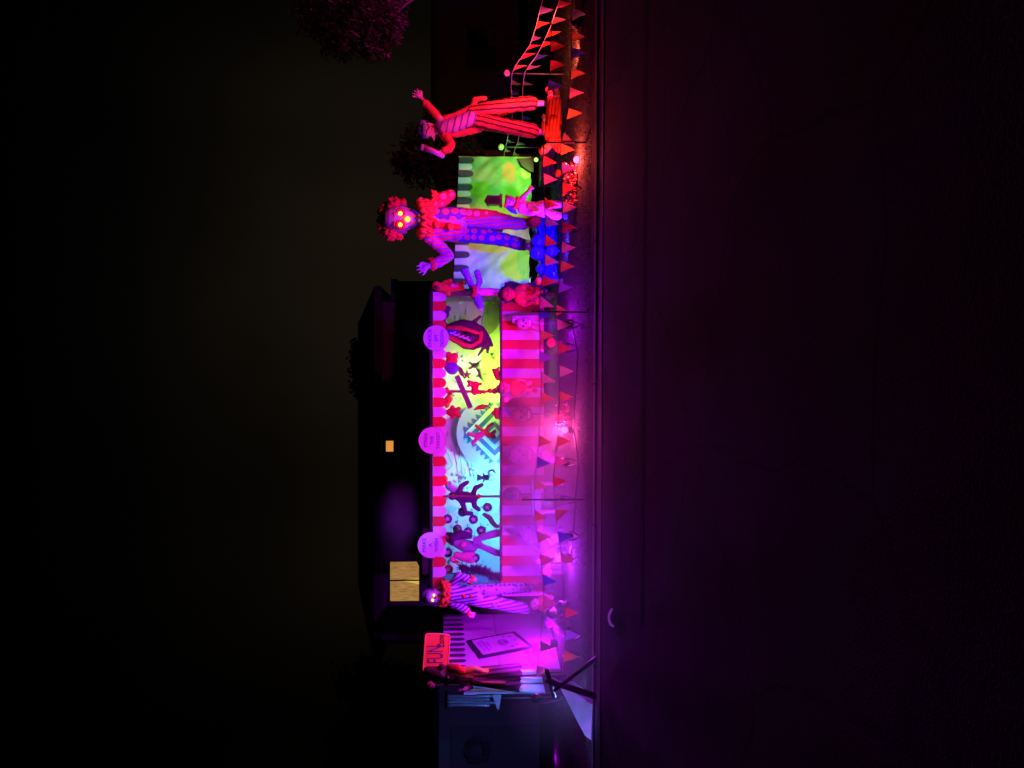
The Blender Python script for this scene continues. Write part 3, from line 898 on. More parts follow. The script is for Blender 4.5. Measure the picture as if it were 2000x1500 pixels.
plush('plush_tiger', 'orange plush tiger slumped on the end of the valance', 'toy', 940, 866, YB - .15,
      [('body', ORANGE, [[(0, -8, 9), (-2, 8, 10), (0, 24, 9), (-3, 36, 6)], [(2, -14, 9)], [(8, 2, 4), (12, 14, 4)], [(-8, 2, 4), (-14, 10, 4)], [(3, 30, 4), (8, 38, 4)]]), ('face', BROWN, [[(-2, -12, 5, -.09)]]), ('belly', PINK, [[(3, 16, 4, -.09), (2, 26, 3, -.08)]])])
plush('plush_turtle', 'dark red plush turtle on the counter edge near the pole', 'toy', 693, 971, YB + .1, [('body', REDP, [[(-6, 0, 6), (6, -1, 6)], [(10, 6, 3)], [(-10, 5, 3)], [(0, -8, 4)]])])
plush('plush_turtle', 'dark red plush beetle on the counter left of the crimson clown', 'toy', 770, 970, YB + .1, [('body', REDP, [[(-8, 3, 6), (4, -1, 7)], [(8, -7, 3)], [(12, 4, 2.5)]])])

# plush shark with an open mouth
def shark():
    Y = 14.95
    t = thing('plush_shark', 'big plush shark with open toothy mouth facing the bright cloth', 'toy', P(850, 915, Y), 'plush prizes hung in the game booth')
    body('body', t, [chain(Y, (858, 872, 9), (856, 884, 13), (852, 896, 11)), chain(Y, (862, 884, 9), (866, 905, 11), (862, 922, 11), (856, 938, 9), (842, 950, 7), (826, 960, 4)),
                     chain(Y, (838, 892, 9), (826, 908, 8), (822, 924, 6), (828, 940, 6), (846, 948, 6)), chain(Y, (866, 920, 5), (882, 938, 3))],
         mat('shark_plush', (.09, .06, .06), .8, .3, 12, .3), .014)
    body('lip', t, [chain(Y, (848, 874, 8, -.03), (836, 888, 6, -.07), (826, 906, 5, -.1), (824, 922, 4, -.09), (834, 938, 4, -.08), (850, 940, 4, -.07)), chain(Y, (858, 878, 6, -.07), (860, 896, 5, -.11), (856, 914, 4, -.12), (850, 932, 4, -.1))],
         mat('shark_lip', (.75, .13, .06), .7, .15, 12, .2), .012)
    mb = MB()
    for k in range(9):
        c = P(850 - k * 1.6, 880 + k * 4.2, Y - .13)
        mb.tube([c, c + Vector((-.03 + .07 * (k % 2), -.02, -.065))], [.03, .004], 6)
    mb.build('teeth', TEETH, t)
    mb = MB(); mb.ball(P(851, 884, Y - .12), (.07, .03, .09)); mb.build('gum', BLUE, t, True)
    mb = MB(); mb.ball(P(841, 914, Y - .02), (.15, .07, .24)); mb.build('throat', BLACK, t, True)
    body('tail_fin', t, [chain(Y, (836, 955, 5), (812, 952, 3)), chain(Y, (836, 955, 5), (806, 934, 2))], GREENP, .012)
shark()

# the poles: a pole with a crossing plank, and the left pole
def pole_plank():
    Y = 14.95
    t = thing('target_pole', 'dark red pole with a slanted plank nailed across it inside the booth', 'pole', P(735.5, 978, Y))
    mb = MB(); mb.tube([P(735.5, 1040, Y), P(735.5, 858, Y)], .026, 10); mb.build('pole', mat('red_pole', (.30, .05, .06), .6, .3, 9), t)
    a, b = P(766, 892, Y - .05), P(703, 919, Y - .05)
    d = (b - a).normalized(); n = Vector((-d.z, 0, d.x)) * .05
    mb = MB(); mb.prism([a + n, b + n, b - n, a - n], (0, .02, 0)); mb.build('plank', PLANK, t)
    mb = MB(); mb.ball(P(735.5, 905, Y - .06), .016); mb.build('bolt', GUTTER, t)
    rnd = random.Random(2)
    for (v, s) in ((866, .05), (872, .06), (881, .045), (946, .04), (957, .05), (966, .06)):
        mb = MB(); mb.ball(P(735.5 + rnd.uniform(-2, 2), v, Y - .03), (s, s * .6, s * .8), 12, 8, None, .5, 2.5, v); mb.build('knob', REDP, t, True)
pole_plank()
def left_pole():
    Y = 14.9
    t = thing('target_pole', 'slim dark pole behind the plush monkey inside the booth', 'pole', P(530, 978, Y))
    mb = MB(); mb.tube([P(530, 1040, Y), P(531, 858, Y)], .024, 10); mb.build('pole', PLANK, t)
    mb = MB(); mb.ball(P(530.5, 935, Y), (.05, .05, .04), 12, 8, None, .3, 2); mb.build('knob', REDP, t, True)
left_pole()

# striped puppet bending with clasped hands behind the counter, left part
def hand_puppet():
    Y = 14.85
    t = thing('puppet', 'striped puppet with clasped hands rising behind the counter', 'puppet', P(435, 985, Y))
    body('body', t, [chain(Y, (440, 893, 10), (434, 908, 13), (432, 922, 11)), chain(Y, (462, 990, 7), (458, 966, 8), (452, 945, 7), (446, 930, 6)), chain(Y, (414, 992, 6), (422, 966, 7), (430, 948, 6), (436, 934, 6))]
         + hand(Y, 447, 938, 95, 22, 1, -.08) + hand(Y, 437, 941, 85, 20, -1, -.1), mat_pattern('purple_stripes', 'stripe', (.10, .05, .18), (.62, .42, .70), .035, (.5, 0, .86), .45), .010)
    mb = MB(); mb.ball(P(444, 896, Y - .02), (.17, .12, .20), 20, 12); 
    body('cap', t, [chain(Y, (449, 886, 9), (456, 900, 9), (454, 916, 7))], DKPURPLE, .012)
    mb = MB(); mb.ball(P(436, 905, Y - .12), (.06, .05, .075)); mb.build('face', PINK, t, True)
hand_puppet()
plush('plush_poodle', 'magenta plush poodle on the counter beside the clown with the orange ruff', 'toy', 412, 900, 14.85,
      [('body', PINK, [[(4, -8, 7), (0, 4, 9), (0, 16, 8)], [(8, 10, 5), (6, 24, 4)], [(-8, 12, 4), (-8, 24, 4)], [(-4, -16, 6)]]), ('ear', REDP, [[(-8, -14, 4), (-10, -6, 3)]])])
def feather_boa():
    Y = 14.7
    t = thing('feather_boa', 'fuzzy purple feather boa over the counter corner by the clown', 'boa', P(385, 930, Y))
    mb = MB(); rnd = random.Random(6)
    path = [(392, 900), (386, 915), (390, 930), (384, 945), (376, 960), (370, 972)]
    for i in range(900):
        k = rnd.uniform(0, len(path) - 1.001); a = path[int(k)]; b = path[int(k) + 1]; f = k - int(k)
        q = P(a[0] + (b[0] - a[0]) * f, a[1] + (b[1] - a[1]) * f, Y)
        d = Vector((rnd.gauss(0, 1), rnd.gauss(0, 1), rnd.gauss(0, 1))).normalized()
        L = rnd.uniform(.06, .17); n = d.orthogonal() * .012
        mb.add([q - n, q + n, q + d * L], [(0, 1, 2)])
    mb.build('feathers', DKPURPLE, t)
    mb = MB(); mb.tube([P(a, b, Y) for a, b in path], .02, 6); mb.build('core', PURPLE, t)
feather_boa()

# ------------------------------------------------------------------ face helper
def face(t, c, s, eye=None, nose=None, mouth=None, ear=None, out_=Vector((0, -1, 0))):
    """eyes at half height, nose, mouth, ears on a head of radius s at c, facing -Y"""
    c = Vector(c)
    if eye:
        for k in (-1, 1):
            mb = MB(); mb.ball(c + Vector((k * .38 * s, -.86 * s, .12 * s)), .15 * s, 10, 7); mb.build('eye', eye, t, True)
    if nose:
        mb = MB(); mb.ball(c + Vector((0, -1.03 * s, -.16 * s)), .2 * s, 10, 7); mb.build('nose', nose, t, True)
    if mouth:
        mb = MB(); mb.tube([c + Vector((x * s, -(.90 - .3 * x * x) * s, (-.55 + .35 * x * x) * s)) for x in (-.45, -.2, 0, .2, .45)], [.03 * s, .07 * s, .09 * s, .07 * s, .03 * s], 8); mb.build('mouth', mouth, t, True)
    if ear:
        for k in (-1, 1):
            mb = MB(); mb.ball(c + Vector((k * .98 * s, 0, .02 * s)), (.12 * s, .17 * s, .25 * s), 10, 7); mb.build('ear', ear, t, True)

def ruff(t, c, r, m, tilt=0, thick=.06, name='ruff', nf=13, amp=.16, rx=1.0):
    mb = MB()
    c = Vector(c); M = Matrix.Rotation(tilt, 3, 'Y') @ Matrix.Rotation(R(18), 3, 'X')
    n = nf * 6
    for lay in (0, 1):
        rings = []
        for (k, zz) in ((.45, .0), (.8, .5), (1.0, 0), (.85, -.5), (.45, -.25)):
            row = []
            for i in range(n):
                a = 2 * PI * i / n
                wv = math.sin(a * nf + lay)
                rr = r * (k + amp * .4 * wv * k)
                row.append(c + M @ Vector((math.cos(a) * rr * rx, math.sin(a) * rr * .8, zz * thick + wv * thick * .55 * k + lay * thick * .9)))
            rings.append(row)
        vs = [p for row in rings for p in row]
        fs = []
        for j in range(4):
            for i in range(n):
                i2 = (i + 1) % n
                fs.append((j * n + i, j * n + i2, (j + 1) * n + i2, (j + 1) * n + i))
        mb.add(vs, fs)
    return mb.build(name, m, t, True)

def curls(t, name, spots, m, Y, seed=0):
    mb = MB(); rnd = random.Random(seed)
    for (u, v, r, *dy) in spots:
        c0 = P(u, v, Y + (dy[0] if dy else 0)); rr = r * Y / F
        for k in range(26):
            d = Vector((rnd.gauss(0, 1), rnd.gauss(0, 1), rnd.gauss(0, 1))).normalized() * rr * .78
            mb.ball(c0 + d, rr * rnd.uniform(.22, .36), 8, 6, None, .5, 2, k + seed)
        mb.ball(c0, rr * .85, 12, 8)
    return mb.build(name, m, t, True)

def shoe(name, t, a, b, r, m):
    return body(name, t, [[(a, r), (a.lerp(b, .5) + Vector((0, 0, -.2 * r)), r * .95), (b + Vector((0, 0, -.15 * r)), r * 1.1)]], m, max(.008, r * .16))

# ------------------------------------------------------------------ giant clown
def giant_clown():
    Y = 14.3
    t = thing('clown_figure', 'giant clown figure with glowing orange eyes and nose looming over the stall', 'clown figure', P(1060, 1060, Y).xy.to_3d())
    K = Y / F
    # body: head, neck, trunk, arms with hands, legs
    ch = [chain(Y, (1072, 772, 25), (1072.5, 785, 25), (1073, 800, 20), (1073, 813, 14), (1073, 826, 8)), chain(Y, (1070, 826, 11), (1066, 848, 11)),
          chain(Y, (1088, 842, 13), (1066, 846, 20), (1042, 842, 13)), chain(Y, (1066, 850, 17), (1062, 876, 17), (1060, 900, 17)),
          chain(Y, (1092, 842, 11), (1104, 862, 9), (1117, 878, 8), (1113, 858, 7), (1107, 838, 6)), chain(Y, (1040, 838, 11), (1018, 862, 9), (1000, 876, 8), (989, 858, 7), (982, 838, 6)),
          chain(Y, (1071, 902, 11), (1074, 940, 10), (1071, 968, 10), (1065, 1026, 9)), chain(Y, (1045, 902, 11), (1040, 940, 10), (1036, 968, 10), (1023, 1026, 9))]
    ch += hand(Y, 1107, 838, 96, 26, 1, -.05, .45) + hand(Y, 981, 838, 118, 30, -1, -.05, .5)
    body('body', t, ch, mat('mask_violet', (.46, .34, .56), .6, .15, 14, .2), .016)
    # clothes
    dots = mat_pattern('polka_violet', 'dot', (.14, .10, .52), (.85, .20, .30), .17, (1, 0, 0), .42)
    dots2 = mat_pattern('polka_blue', 'dot', (.07, .06, .50), (.72, .12, .30), .15, (1, 0, 0), .38)
    strp = mat_pattern('violet_red_stripe', 'stripe', (.30, .16, .72), (.75, .07, .20), .075, (1, 0, .12), .5)
    redm = mat_pattern('red_dot_cloth', 'dot', (.70, .05, .06), (.85, .30, .35), .16, (1, 0, 0), .4)
    body('jacket_half', t, [chain(Y, (1090, 842, 15), (1074, 848, 16)), chain(Y, (1077, 850, 18), (1077, 875, 18), (1078, 900, 18))], dots, .016)
    body('jacket_half', t, [chain(Y, (1042, 842, 15), (1056, 848, 15)), chain(Y, (1052, 850, 19), (1048, 875, 19), (1044, 900, 19))], strp, .016)
    body('front_strip', t, [chain(Y, (1061, 846, 5, -.19), (1059, 870, 6, -.19), (1056, 896, 6, -.19))], RED, .014)
    body('sleeve', t, [chain(Y, (1096, 846, 12), (1106, 862, 12), (1119, 879, 11)), chain(Y, (1119, 879, 11), (1114, 860, 10), (1109, 848, 10))], redm, .014)
    body('sleeve', t, [chain(Y, (1036, 838, 13), (1016, 862, 12), (1000, 877, 10)), chain(Y, (1000, 877, 10), (989, 858, 10), (983, 846, 10))], strp, .014)
    body('trouser_leg', t, [chain(Y, (1078, 900, 15), (1080, 930, 13), (1079, 965, 10), (1072, 1000, 6))], redm, .014)
    body('trouser_leg', t, [chain(Y, (1066, 900, 13), (1066, 935, 13), (1064, 968, 12), (1064, 995, 12), (1062, 1022, 11))], strp, .014)
    body('trouser_leg', t, [chain(Y, (1043, 898, 17), (1040, 935, 16), (1035, 968, 14), (1028, 1000, 13), (1022, 1022, 12))], dots2, .014)
    for (u, v, r) in ((1061, 853, 7.5), (1057, 879, 7.5)):
        mb = MB(); mb.ball(P(u, v, Y - .29), r * K, 16, 10, None, .25, 5, u); mb.build('pompom', ORANGE, t, True)
    ruff(t, P(1072, 836, Y - .06), 38 * K, mat('orange_ruff', (.78, .12, .05), .85, .2, 10, .2), R(-3), .12, nf=15)
    ruff(t, P(1112, 848, Y - .03), 16 * K, ORANGE, R(8), .05, 'cuff', 9)
    ruff(t, P(1098, 826, Y + .02), 12 * K, REDP, R(20), .04, 'cuff', 9)
    ruff(t, P(985, 846, Y - .02), 13 * K, REDP, R(-20), .04, 'cuff', 9)
    # head details
    curls(t, 'hair', [(1101, 768, 15), (1094, 754, 12, .1), (1043, 764, 14), (1050, 752, 12, .1), (1104, 786, 9, .05), (1038, 780, 8, .05), (1072, 750, 15, .16), (1085, 749, 11, .12), (1060, 748, 11, .12)], REDHAIR, Y, 3)
    ge = glow('eye_glow', (1.0, .22, .012), 14)
    for u in (1061, 1083):
        mb = MB(); mb.ball(P(u, 782, Y - .225), 3.6 * K, 12, 8); mb.build('eye', ge, t, True)
        mb = MB(); cc = P(u, 782, Y - .20); mb.tube([cc + Vector((math.cos(k * PI / 8) * .066, 0, math.sin(k * PI / 8) * .066)) for k in range(17)], .028, 8, False); mb.build('eye_rim', REDP, t, True)
    mb = MB(); mb.ball(P(1072, 796, Y - .27), 5.5 * K, 14, 9); mb.build('nose', glow('nose_glow', (1.0, .16, .015), 6), t, True)
    mb = MB()
    mb.tube([P(u, v, Y - d) for u, v, d in ((1056, 802, .16), (1061, 813, .19), (1067, 820, .17), (1074, 822, .16), (1081, 820, .17), (1086, 813, .19), (1091, 802, .16))], [.012, .02, .026, .028, .026, .02, .012], 8)
    mb.build('mouth', BLUE, t, True)
    mb = MB()
    for k in range(6):
        c = P(1066 + k * 3, 818.5 + (1 if 0 < k < 5 else 0), Y - .185); mb.box(c, (.022, .02, .04))
    mb.build('teeth', TEETH, t)
    mb = MB()
    for k, s_ in ((1, 1), (2, -1)):
        mb.tube([P(1072 + s_ * 5, 771, Y - .23), P(1072 + s_ * 11, 769, Y - .225), P(1072 + s_ * 18, 773, Y - .17)], [.012, .02, .008], 8)
    mb.build('brow', REDHAIR, t, True)
    for u in (1046.5, 1098.5):
        mb = MB(); mb.ball(P(u, 786, Y + .05), (.035, .07, .09)); mb.build('ear', PURPLE, t, True)
    shoe('shoe', t, P(1064, 1034, Y), P(1068, 1044, Y - .42), 11 * K, REDP)
    shoe('shoe', t, P(1022, 1030, Y), P(1018, 1038, Y - .42), 10 * K, mat('pale_shoe', (.6, .65, .7), .4))
    return t
giant_clown()

# blue foil platform under the clown, crumpled
def foil(name, label, cat, box, Y, d, m, seed, wob=.10):
    (u0, v0, u1, v1) = box
    a, b = P(u0, v1, Y), P(u1, v0, Y)
    z0 = max(0.0, a.z) if a.z < .1 else a.z
    c = Vector(((a.x + b.x) / 2, Y + d / 2, (z0 + b.z) / 2)); r = Vector(((b.x - a.x) / 2, d / 2, (b.z - z0) / 2))
    mb = MB(); n = 26
    # superellipsoid with crumples
    vs = []; fs = []
    seg, ring = 44, 22
    for i in range(ring + 1):
        al = -PI / 2 + PI * i / ring
        for k in range(seg):
            be = 2 * PI * k / seg
            f = lambda q, e: math.copysign(abs(q) ** e, q)
            dvec = Vector((f(math.cos(al), .45) * f(math.cos(be), .5), f(math.cos(al), .45) * f(math.sin(be), .5), f(math.sin(al), .45)))
            p = c + Vector((dvec.x * r.x, dvec.y * r.y, dvec.z * r.z))
            nz = noise.noise(p * 5 + Vector((seed, 0, 0))) + .7 * abs(noise.noise(p * 11 + Vector((0, seed, 0))))
            p = p + dvec * wob * nz
            vs.append(p)
    for i in range(ring):
        for k in range(seg):
            k2 = (k + 1) % seg
            fs.append((i * seg + k, i * seg + k2, (i + 1) * seg + k2, (i + 1) * seg + k))
    mb.add(vs, fs)
    o = mb.build(name, m, None, False, Vector((c.x, c.y, 0)))
    return tag(o, label, cat)
foil('foil_platform', 'low platform wrapped in crumpled blue foil under the giant clown', 'platform', (1000, 1046, 1082, 1090), 13.9, .8, BLUEFOIL, 1, .05)
foil('foil_bundle', 'bundle of crumpled blue foil left of the clown platform', 'bundle', (948, 1056, 996, 1090), 13.7, .5, BLUEFOIL, 4, .07)
def blue_balloon(u, v, r, lab):
    Y = 13.6
    c = P(u, v, Y); t = thing('balloon', lab, 'balloon', c, 'shiny blue balloons at the clown feet')
    mb = MB(); k = r * Y / F
    mb.ball(c, (k, k, k * 1.12), 20, 14); mb.build('skin', mat('balloon_blue', (.04, .06, .62), .12, .1), t, True)
    mb = MB(); mb.tube([c - Vector((0, 0, k * 1.08)), c - Vector((0, 0, k * 1.3))], [.01, .022], 8); mb.build('knot', BLUE, t)
for q in ((1030, 1052, 13, 'blue balloon under the red shoe of the giant clown'), (1006, 1050, 14, 'blue balloon under the pale shoe of the giant clown'), (974, 1056, 9, 'blue balloon nearest the long haired figure'), (1085, 1069, 8, 'small blue balloon behind the pink doll'), (1010, 1078, 12, 'glossy blue balloon lowest on the grass')):
    blue_balloon(*q)

# ------------------------------------------------------------------ ringmaster
def ringmaster():
    Y = 13.4; K = Y / F
    t = thing('ringmaster_figure', 'waving ringmaster figure in red striped trousers holding a baton', 'ringmaster figure', P(1270, 1090, Y).xy.to_3d())
    ch = [chain(Y, (1249, 832, 11), (1248, 842, 11), (1245, 850, 8)), chain(Y, (1248, 848, 6), (1250, 862, 7)), chain(Y, (1236, 866, 8), (1250, 864, 11), (1266, 860, 8)),
          chain(Y, (1252, 868, 14), (1260, 892, 14), (1270, 922, 14)),
          chain(Y, (1266, 860, 8), (1282, 846, 6.5), (1297, 832, 6), (1308, 823, 4)), chain(Y, (1236, 868, 8), (1218, 880, 7, -.1), (1206, 874, 5.5, -.2), (1204, 862, 4, -.25)),
          chain(Y, (1280, 930, 9), (1290, 985, 8), (1298, 1036, 7), (1298, 1068, 5)), chain(Y, (1262, 932, 9), (1252, 985, 8), (1243, 1036, 7), (1242, 1068, 5))]
    ch += hand(Y, 1309, 823, 52, 24, -1, 0, .25) + hand(Y, 1204, 861, 110, 13, 1, -.26, .9)
    body('body', t, ch, mat('glove_pink', (.80, .42, .66), .6, .12, 14, .1), .012)
    ts = mat_pattern('red_trouser_stripe', 'stripe', (.86, .12, .07), (.12, .006, .006), .082, (1, 0, .10), .62, .75)
    ts2 = mat_pattern('red_trouser_stripe_slanted', 'stripe', (.86, .12, .07), (.12, .006, .006), .082, (1, 0, -.22), .62, .75)
    coat = mat('red_coat', (.82, .10, .08), .75, .12, 9, .2)
    body('trouser_leg', t, [chain(Y, (1278, 924, 15), (1284, 945, 15), (1293, 985, 14), (1299, 1038, 14))], ts, .014)
    body('trouser_leg', t, [chain(Y, (1266, 926, 15), (1262, 945, 16), (1254, 985, 15), (1244, 1040, 14))], ts2, .014)
    body('vest', t, [chain(Y, (1250, 866, 13, -.04), (1256, 888, 14, -.06), (1264, 908, 14, -.06), (1269, 920, 14, -.05))], mat_pattern('vest_stripe', 'stripe', (.80, .34, .80), (.25, .10, .55), .11, (.25, 0, 1), .72), .013)
    body('coat', t, [chain(Y, (1263, 862, 9, .02), (1272, 886, 7, .02), (1284, 912, 7, .02), (1290, 926, 8, .05), (1306, 928, 5, .05), (1308, 948, 4, .05)),
                     chain(Y, (1240, 866, 9, .02), (1238, 890, 7, .03), (1243, 915, 7, .05), (1248, 938, 6, .1)), chain(Y, (1252, 868, 12, .1), (1262, 895, 14, .12), (1270, 925, 15, .12), (1276, 960, 8, .14), (1281, 992, 4, .14))], coat, .013)
    body('sleeve', t, [chain(Y, (1272, 855, 8), (1284, 844, 8.5), (1298, 831, 8))], coat, .011)
    body('sleeve', t, [chain(Y, (1238, 867, 9), (1218, 881, 9, -.1), (1208, 876, 8, -.2), (1206, 868, 7, -.24))], coat, .011)
    mb = MB(); mb.tube([P(1212, 826, Y - .28), P(1205, 846, Y - .28), P(1194, 867, Y - .28)], [.052, .045, .04], 12)
    mb.ball(P(1212, 826, Y - .28), .055); mb.build('baton', mat('baton_pink', (.75, .30, .65), .4), t, True)
    # head: cap, mask, collar
    c = P(1248, 838, Y)
    face(t, c, 11.5 * K, INK, REDP, REDP, SKINW)
    body('cap', t, [chain(Y, (1258, 826, 8), (1247, 825, 10), (1238, 832, 9)), chain(Y, (1240, 828, 4, -.1), (1256, 829, 4, -.1))], VIOLETHAIR, .011)
    mb = MB(); mb.prism(outline([(1248, 836), (1240, 850), (1225, 848), (1236, 842), (1234, 832)], Y - .1), (0, .05, 0)); mb.build('beard', mat('pink_beard', (.80, .45, .72), .8, .2, 20, .3), t)
    body('bow_tie', t, [chain(Y, (1248, 857, 3, -.12), (1240, 861, 4.5, -.12)), chain(Y, (1248, 857, 3, -.12), (1256, 853, 4.5, -.12))], DKPURPLE, .008)
    for (u, u2) in ((1298, 1300), (1242, 1240)):
        shoe('boot', t, P(u, 1068, Y), P(u2, 1078, Y - .22), 8 * K, BLACK)
ringmaster()

# figure in red lying along the ground in front of the ringmaster
def lying_puppet():
    Y = 12.0; K = Y / F
    t = thing('puppet', 'red suited puppet lying along the ground below the ringmaster', 'puppet', P(1255, 1100, Y).xy.to_3d())
    body('body', t, [chain(Y, (1208, 1062, 8), (1214, 1070, 8)), chain(Y, (1222, 1076, 9), (1240, 1082, 13), (1262, 1082, 13)), chain(Y, (1262, 1080, 9), (1290, 1077, 7), (1318, 1074, 5)), chain(Y, (1262, 1088, 9), (1290, 1088, 8), (1314, 1088, 6)), chain(Y, (1230, 1070, 6), (1250, 1062, 4, -.1), (1268, 1063, 4, -.1))]
         + hand(Y, 1268, 1063, 10, 12, 1, -.1), SKINP, .011)
    body('suit', t, [chain(Y, (1222, 1078, 11), (1240, 1080, 15), (1262, 1079, 15)), chain(Y, (1262, 1076, 12), (1290, 1076, 10), (1306, 1075, 8)), chain(Y, (1262, 1086, 11), (1290, 1087, 9), (1304, 1087, 8)), chain(Y, (1226, 1086, 10), (1210, 1090, 9)), chain(Y, (1232, 1070, 7), (1246, 1063, 6, -.08), (1258, 1062, 5, -.1))],
         mat_pattern('red_suit', 'stripe', (.86, .11, .06), (.40, .03, .02), .05, (.1, .2, 1), .7), .012)
    body('hood', t, [chain(Y, (1206, 1060, 9, .03), (1209, 1066, 8, .04))], ORANGE, .01)
    c = P(1208, 1062, Y)
    face(t, c, 8 * K, INK, REDP, INK)
    shoe('shoe', t, P(1318, 1074, Y), P(1324, 1070, Y - .05), 6 * K, ORANGE)
    shoe('shoe', t, P(1314, 1088, Y), P(1322, 1087, Y - .05), 6 * K, BROWN)
lying_puppet()

# ------------------------------------------------------------------ pink doll in front of the clown
def pink_doll():
    Y = 12.7; K = Y / F
    t = thing('clown_doll', 'small pink clown doll with one arm held out before the green stall', 'doll', P(1095, 1110, Y).xy.to_3d())
    body('body', t, [chain(Y, (1107, 996, 10.5), (1106, 1002, 9)), chain(Y, (1103, 1008, 5), (1100, 1022, 8)), chain(Y, (1096, 1022, 10), (1094, 1042, 11), (1092, 1055, 11)), chain(Y, (1106, 1016, 5), (1118, 1024, 4.5, -.08), (1128, 1034, 4, -.12)),
                     chain(Y, (1090, 1018, 5), (1084, 1034, 4.5, -.05), (1086, 1048, 4, -.12)), chain(Y, (1097, 1056, 7), (1099, 1082, 6), (1099, 1098, 5)), chain(Y, (1087, 1056, 7), (1083, 1082, 6), (1080, 1098, 5))]
         + hand(Y, 1128, 1034, -40, 15, 1, -.12) + hand(Y, 1086, 1048, -70, 10, -1, -.12), SKINP, .010)
    body('suit', t, [chain(Y, (1102, 1016, 8), (1092, 1018, 8)), chain(Y, (1097, 1020, 11), (1094, 1040, 12.5), (1092, 1054, 13)), chain(Y, (1098, 1056, 10), (1101, 1080, 9), (1101, 1090, 8)), chain(Y, (1086, 1056, 10), (1080, 1080, 9), (1078, 1090, 8)), chain(Y, (1106, 1016, 6.5), (1116, 1023, 6, -.06)), chain(Y, (1089, 1018, 7), (1084, 1032, 6, -.04), (1085, 1042, 6, -.1))], PINK, .011)
    body('cap', t, [chain(Y, (1097, 994, 7, .03), (1090, 1000, 6, .03), (1084, 1008, 3, .03))], BLUE, .01)
    face(t, P(1107, 997, Y), 10.5 * K, INK, REDP, REDP, SKINP)
    curls(t, 'hair', [(1116, 990, 4), (1099, 988, 5)], REDHAIR, Y, 9)
    ruff(t, P(1103, 1010, Y - .02), 13 * K, ORANGE, R(15), .03, 'ruff', 9)
    mb = MB(); mb.ball(P(1099, 1032, Y - .13), .03, 10, 7, None, .3, 5); mb.build('pompom', ORANGE, t, True)
    shoe('shoe', t, P(1099, 1100, Y), P(1101, 1104, Y - .1), 6 * K, BLUE)
    shoe('shoe', t, P(1080, 1100, Y), P(1078, 1104, Y - .1), 6 * K, BLUE)
pink_doll()

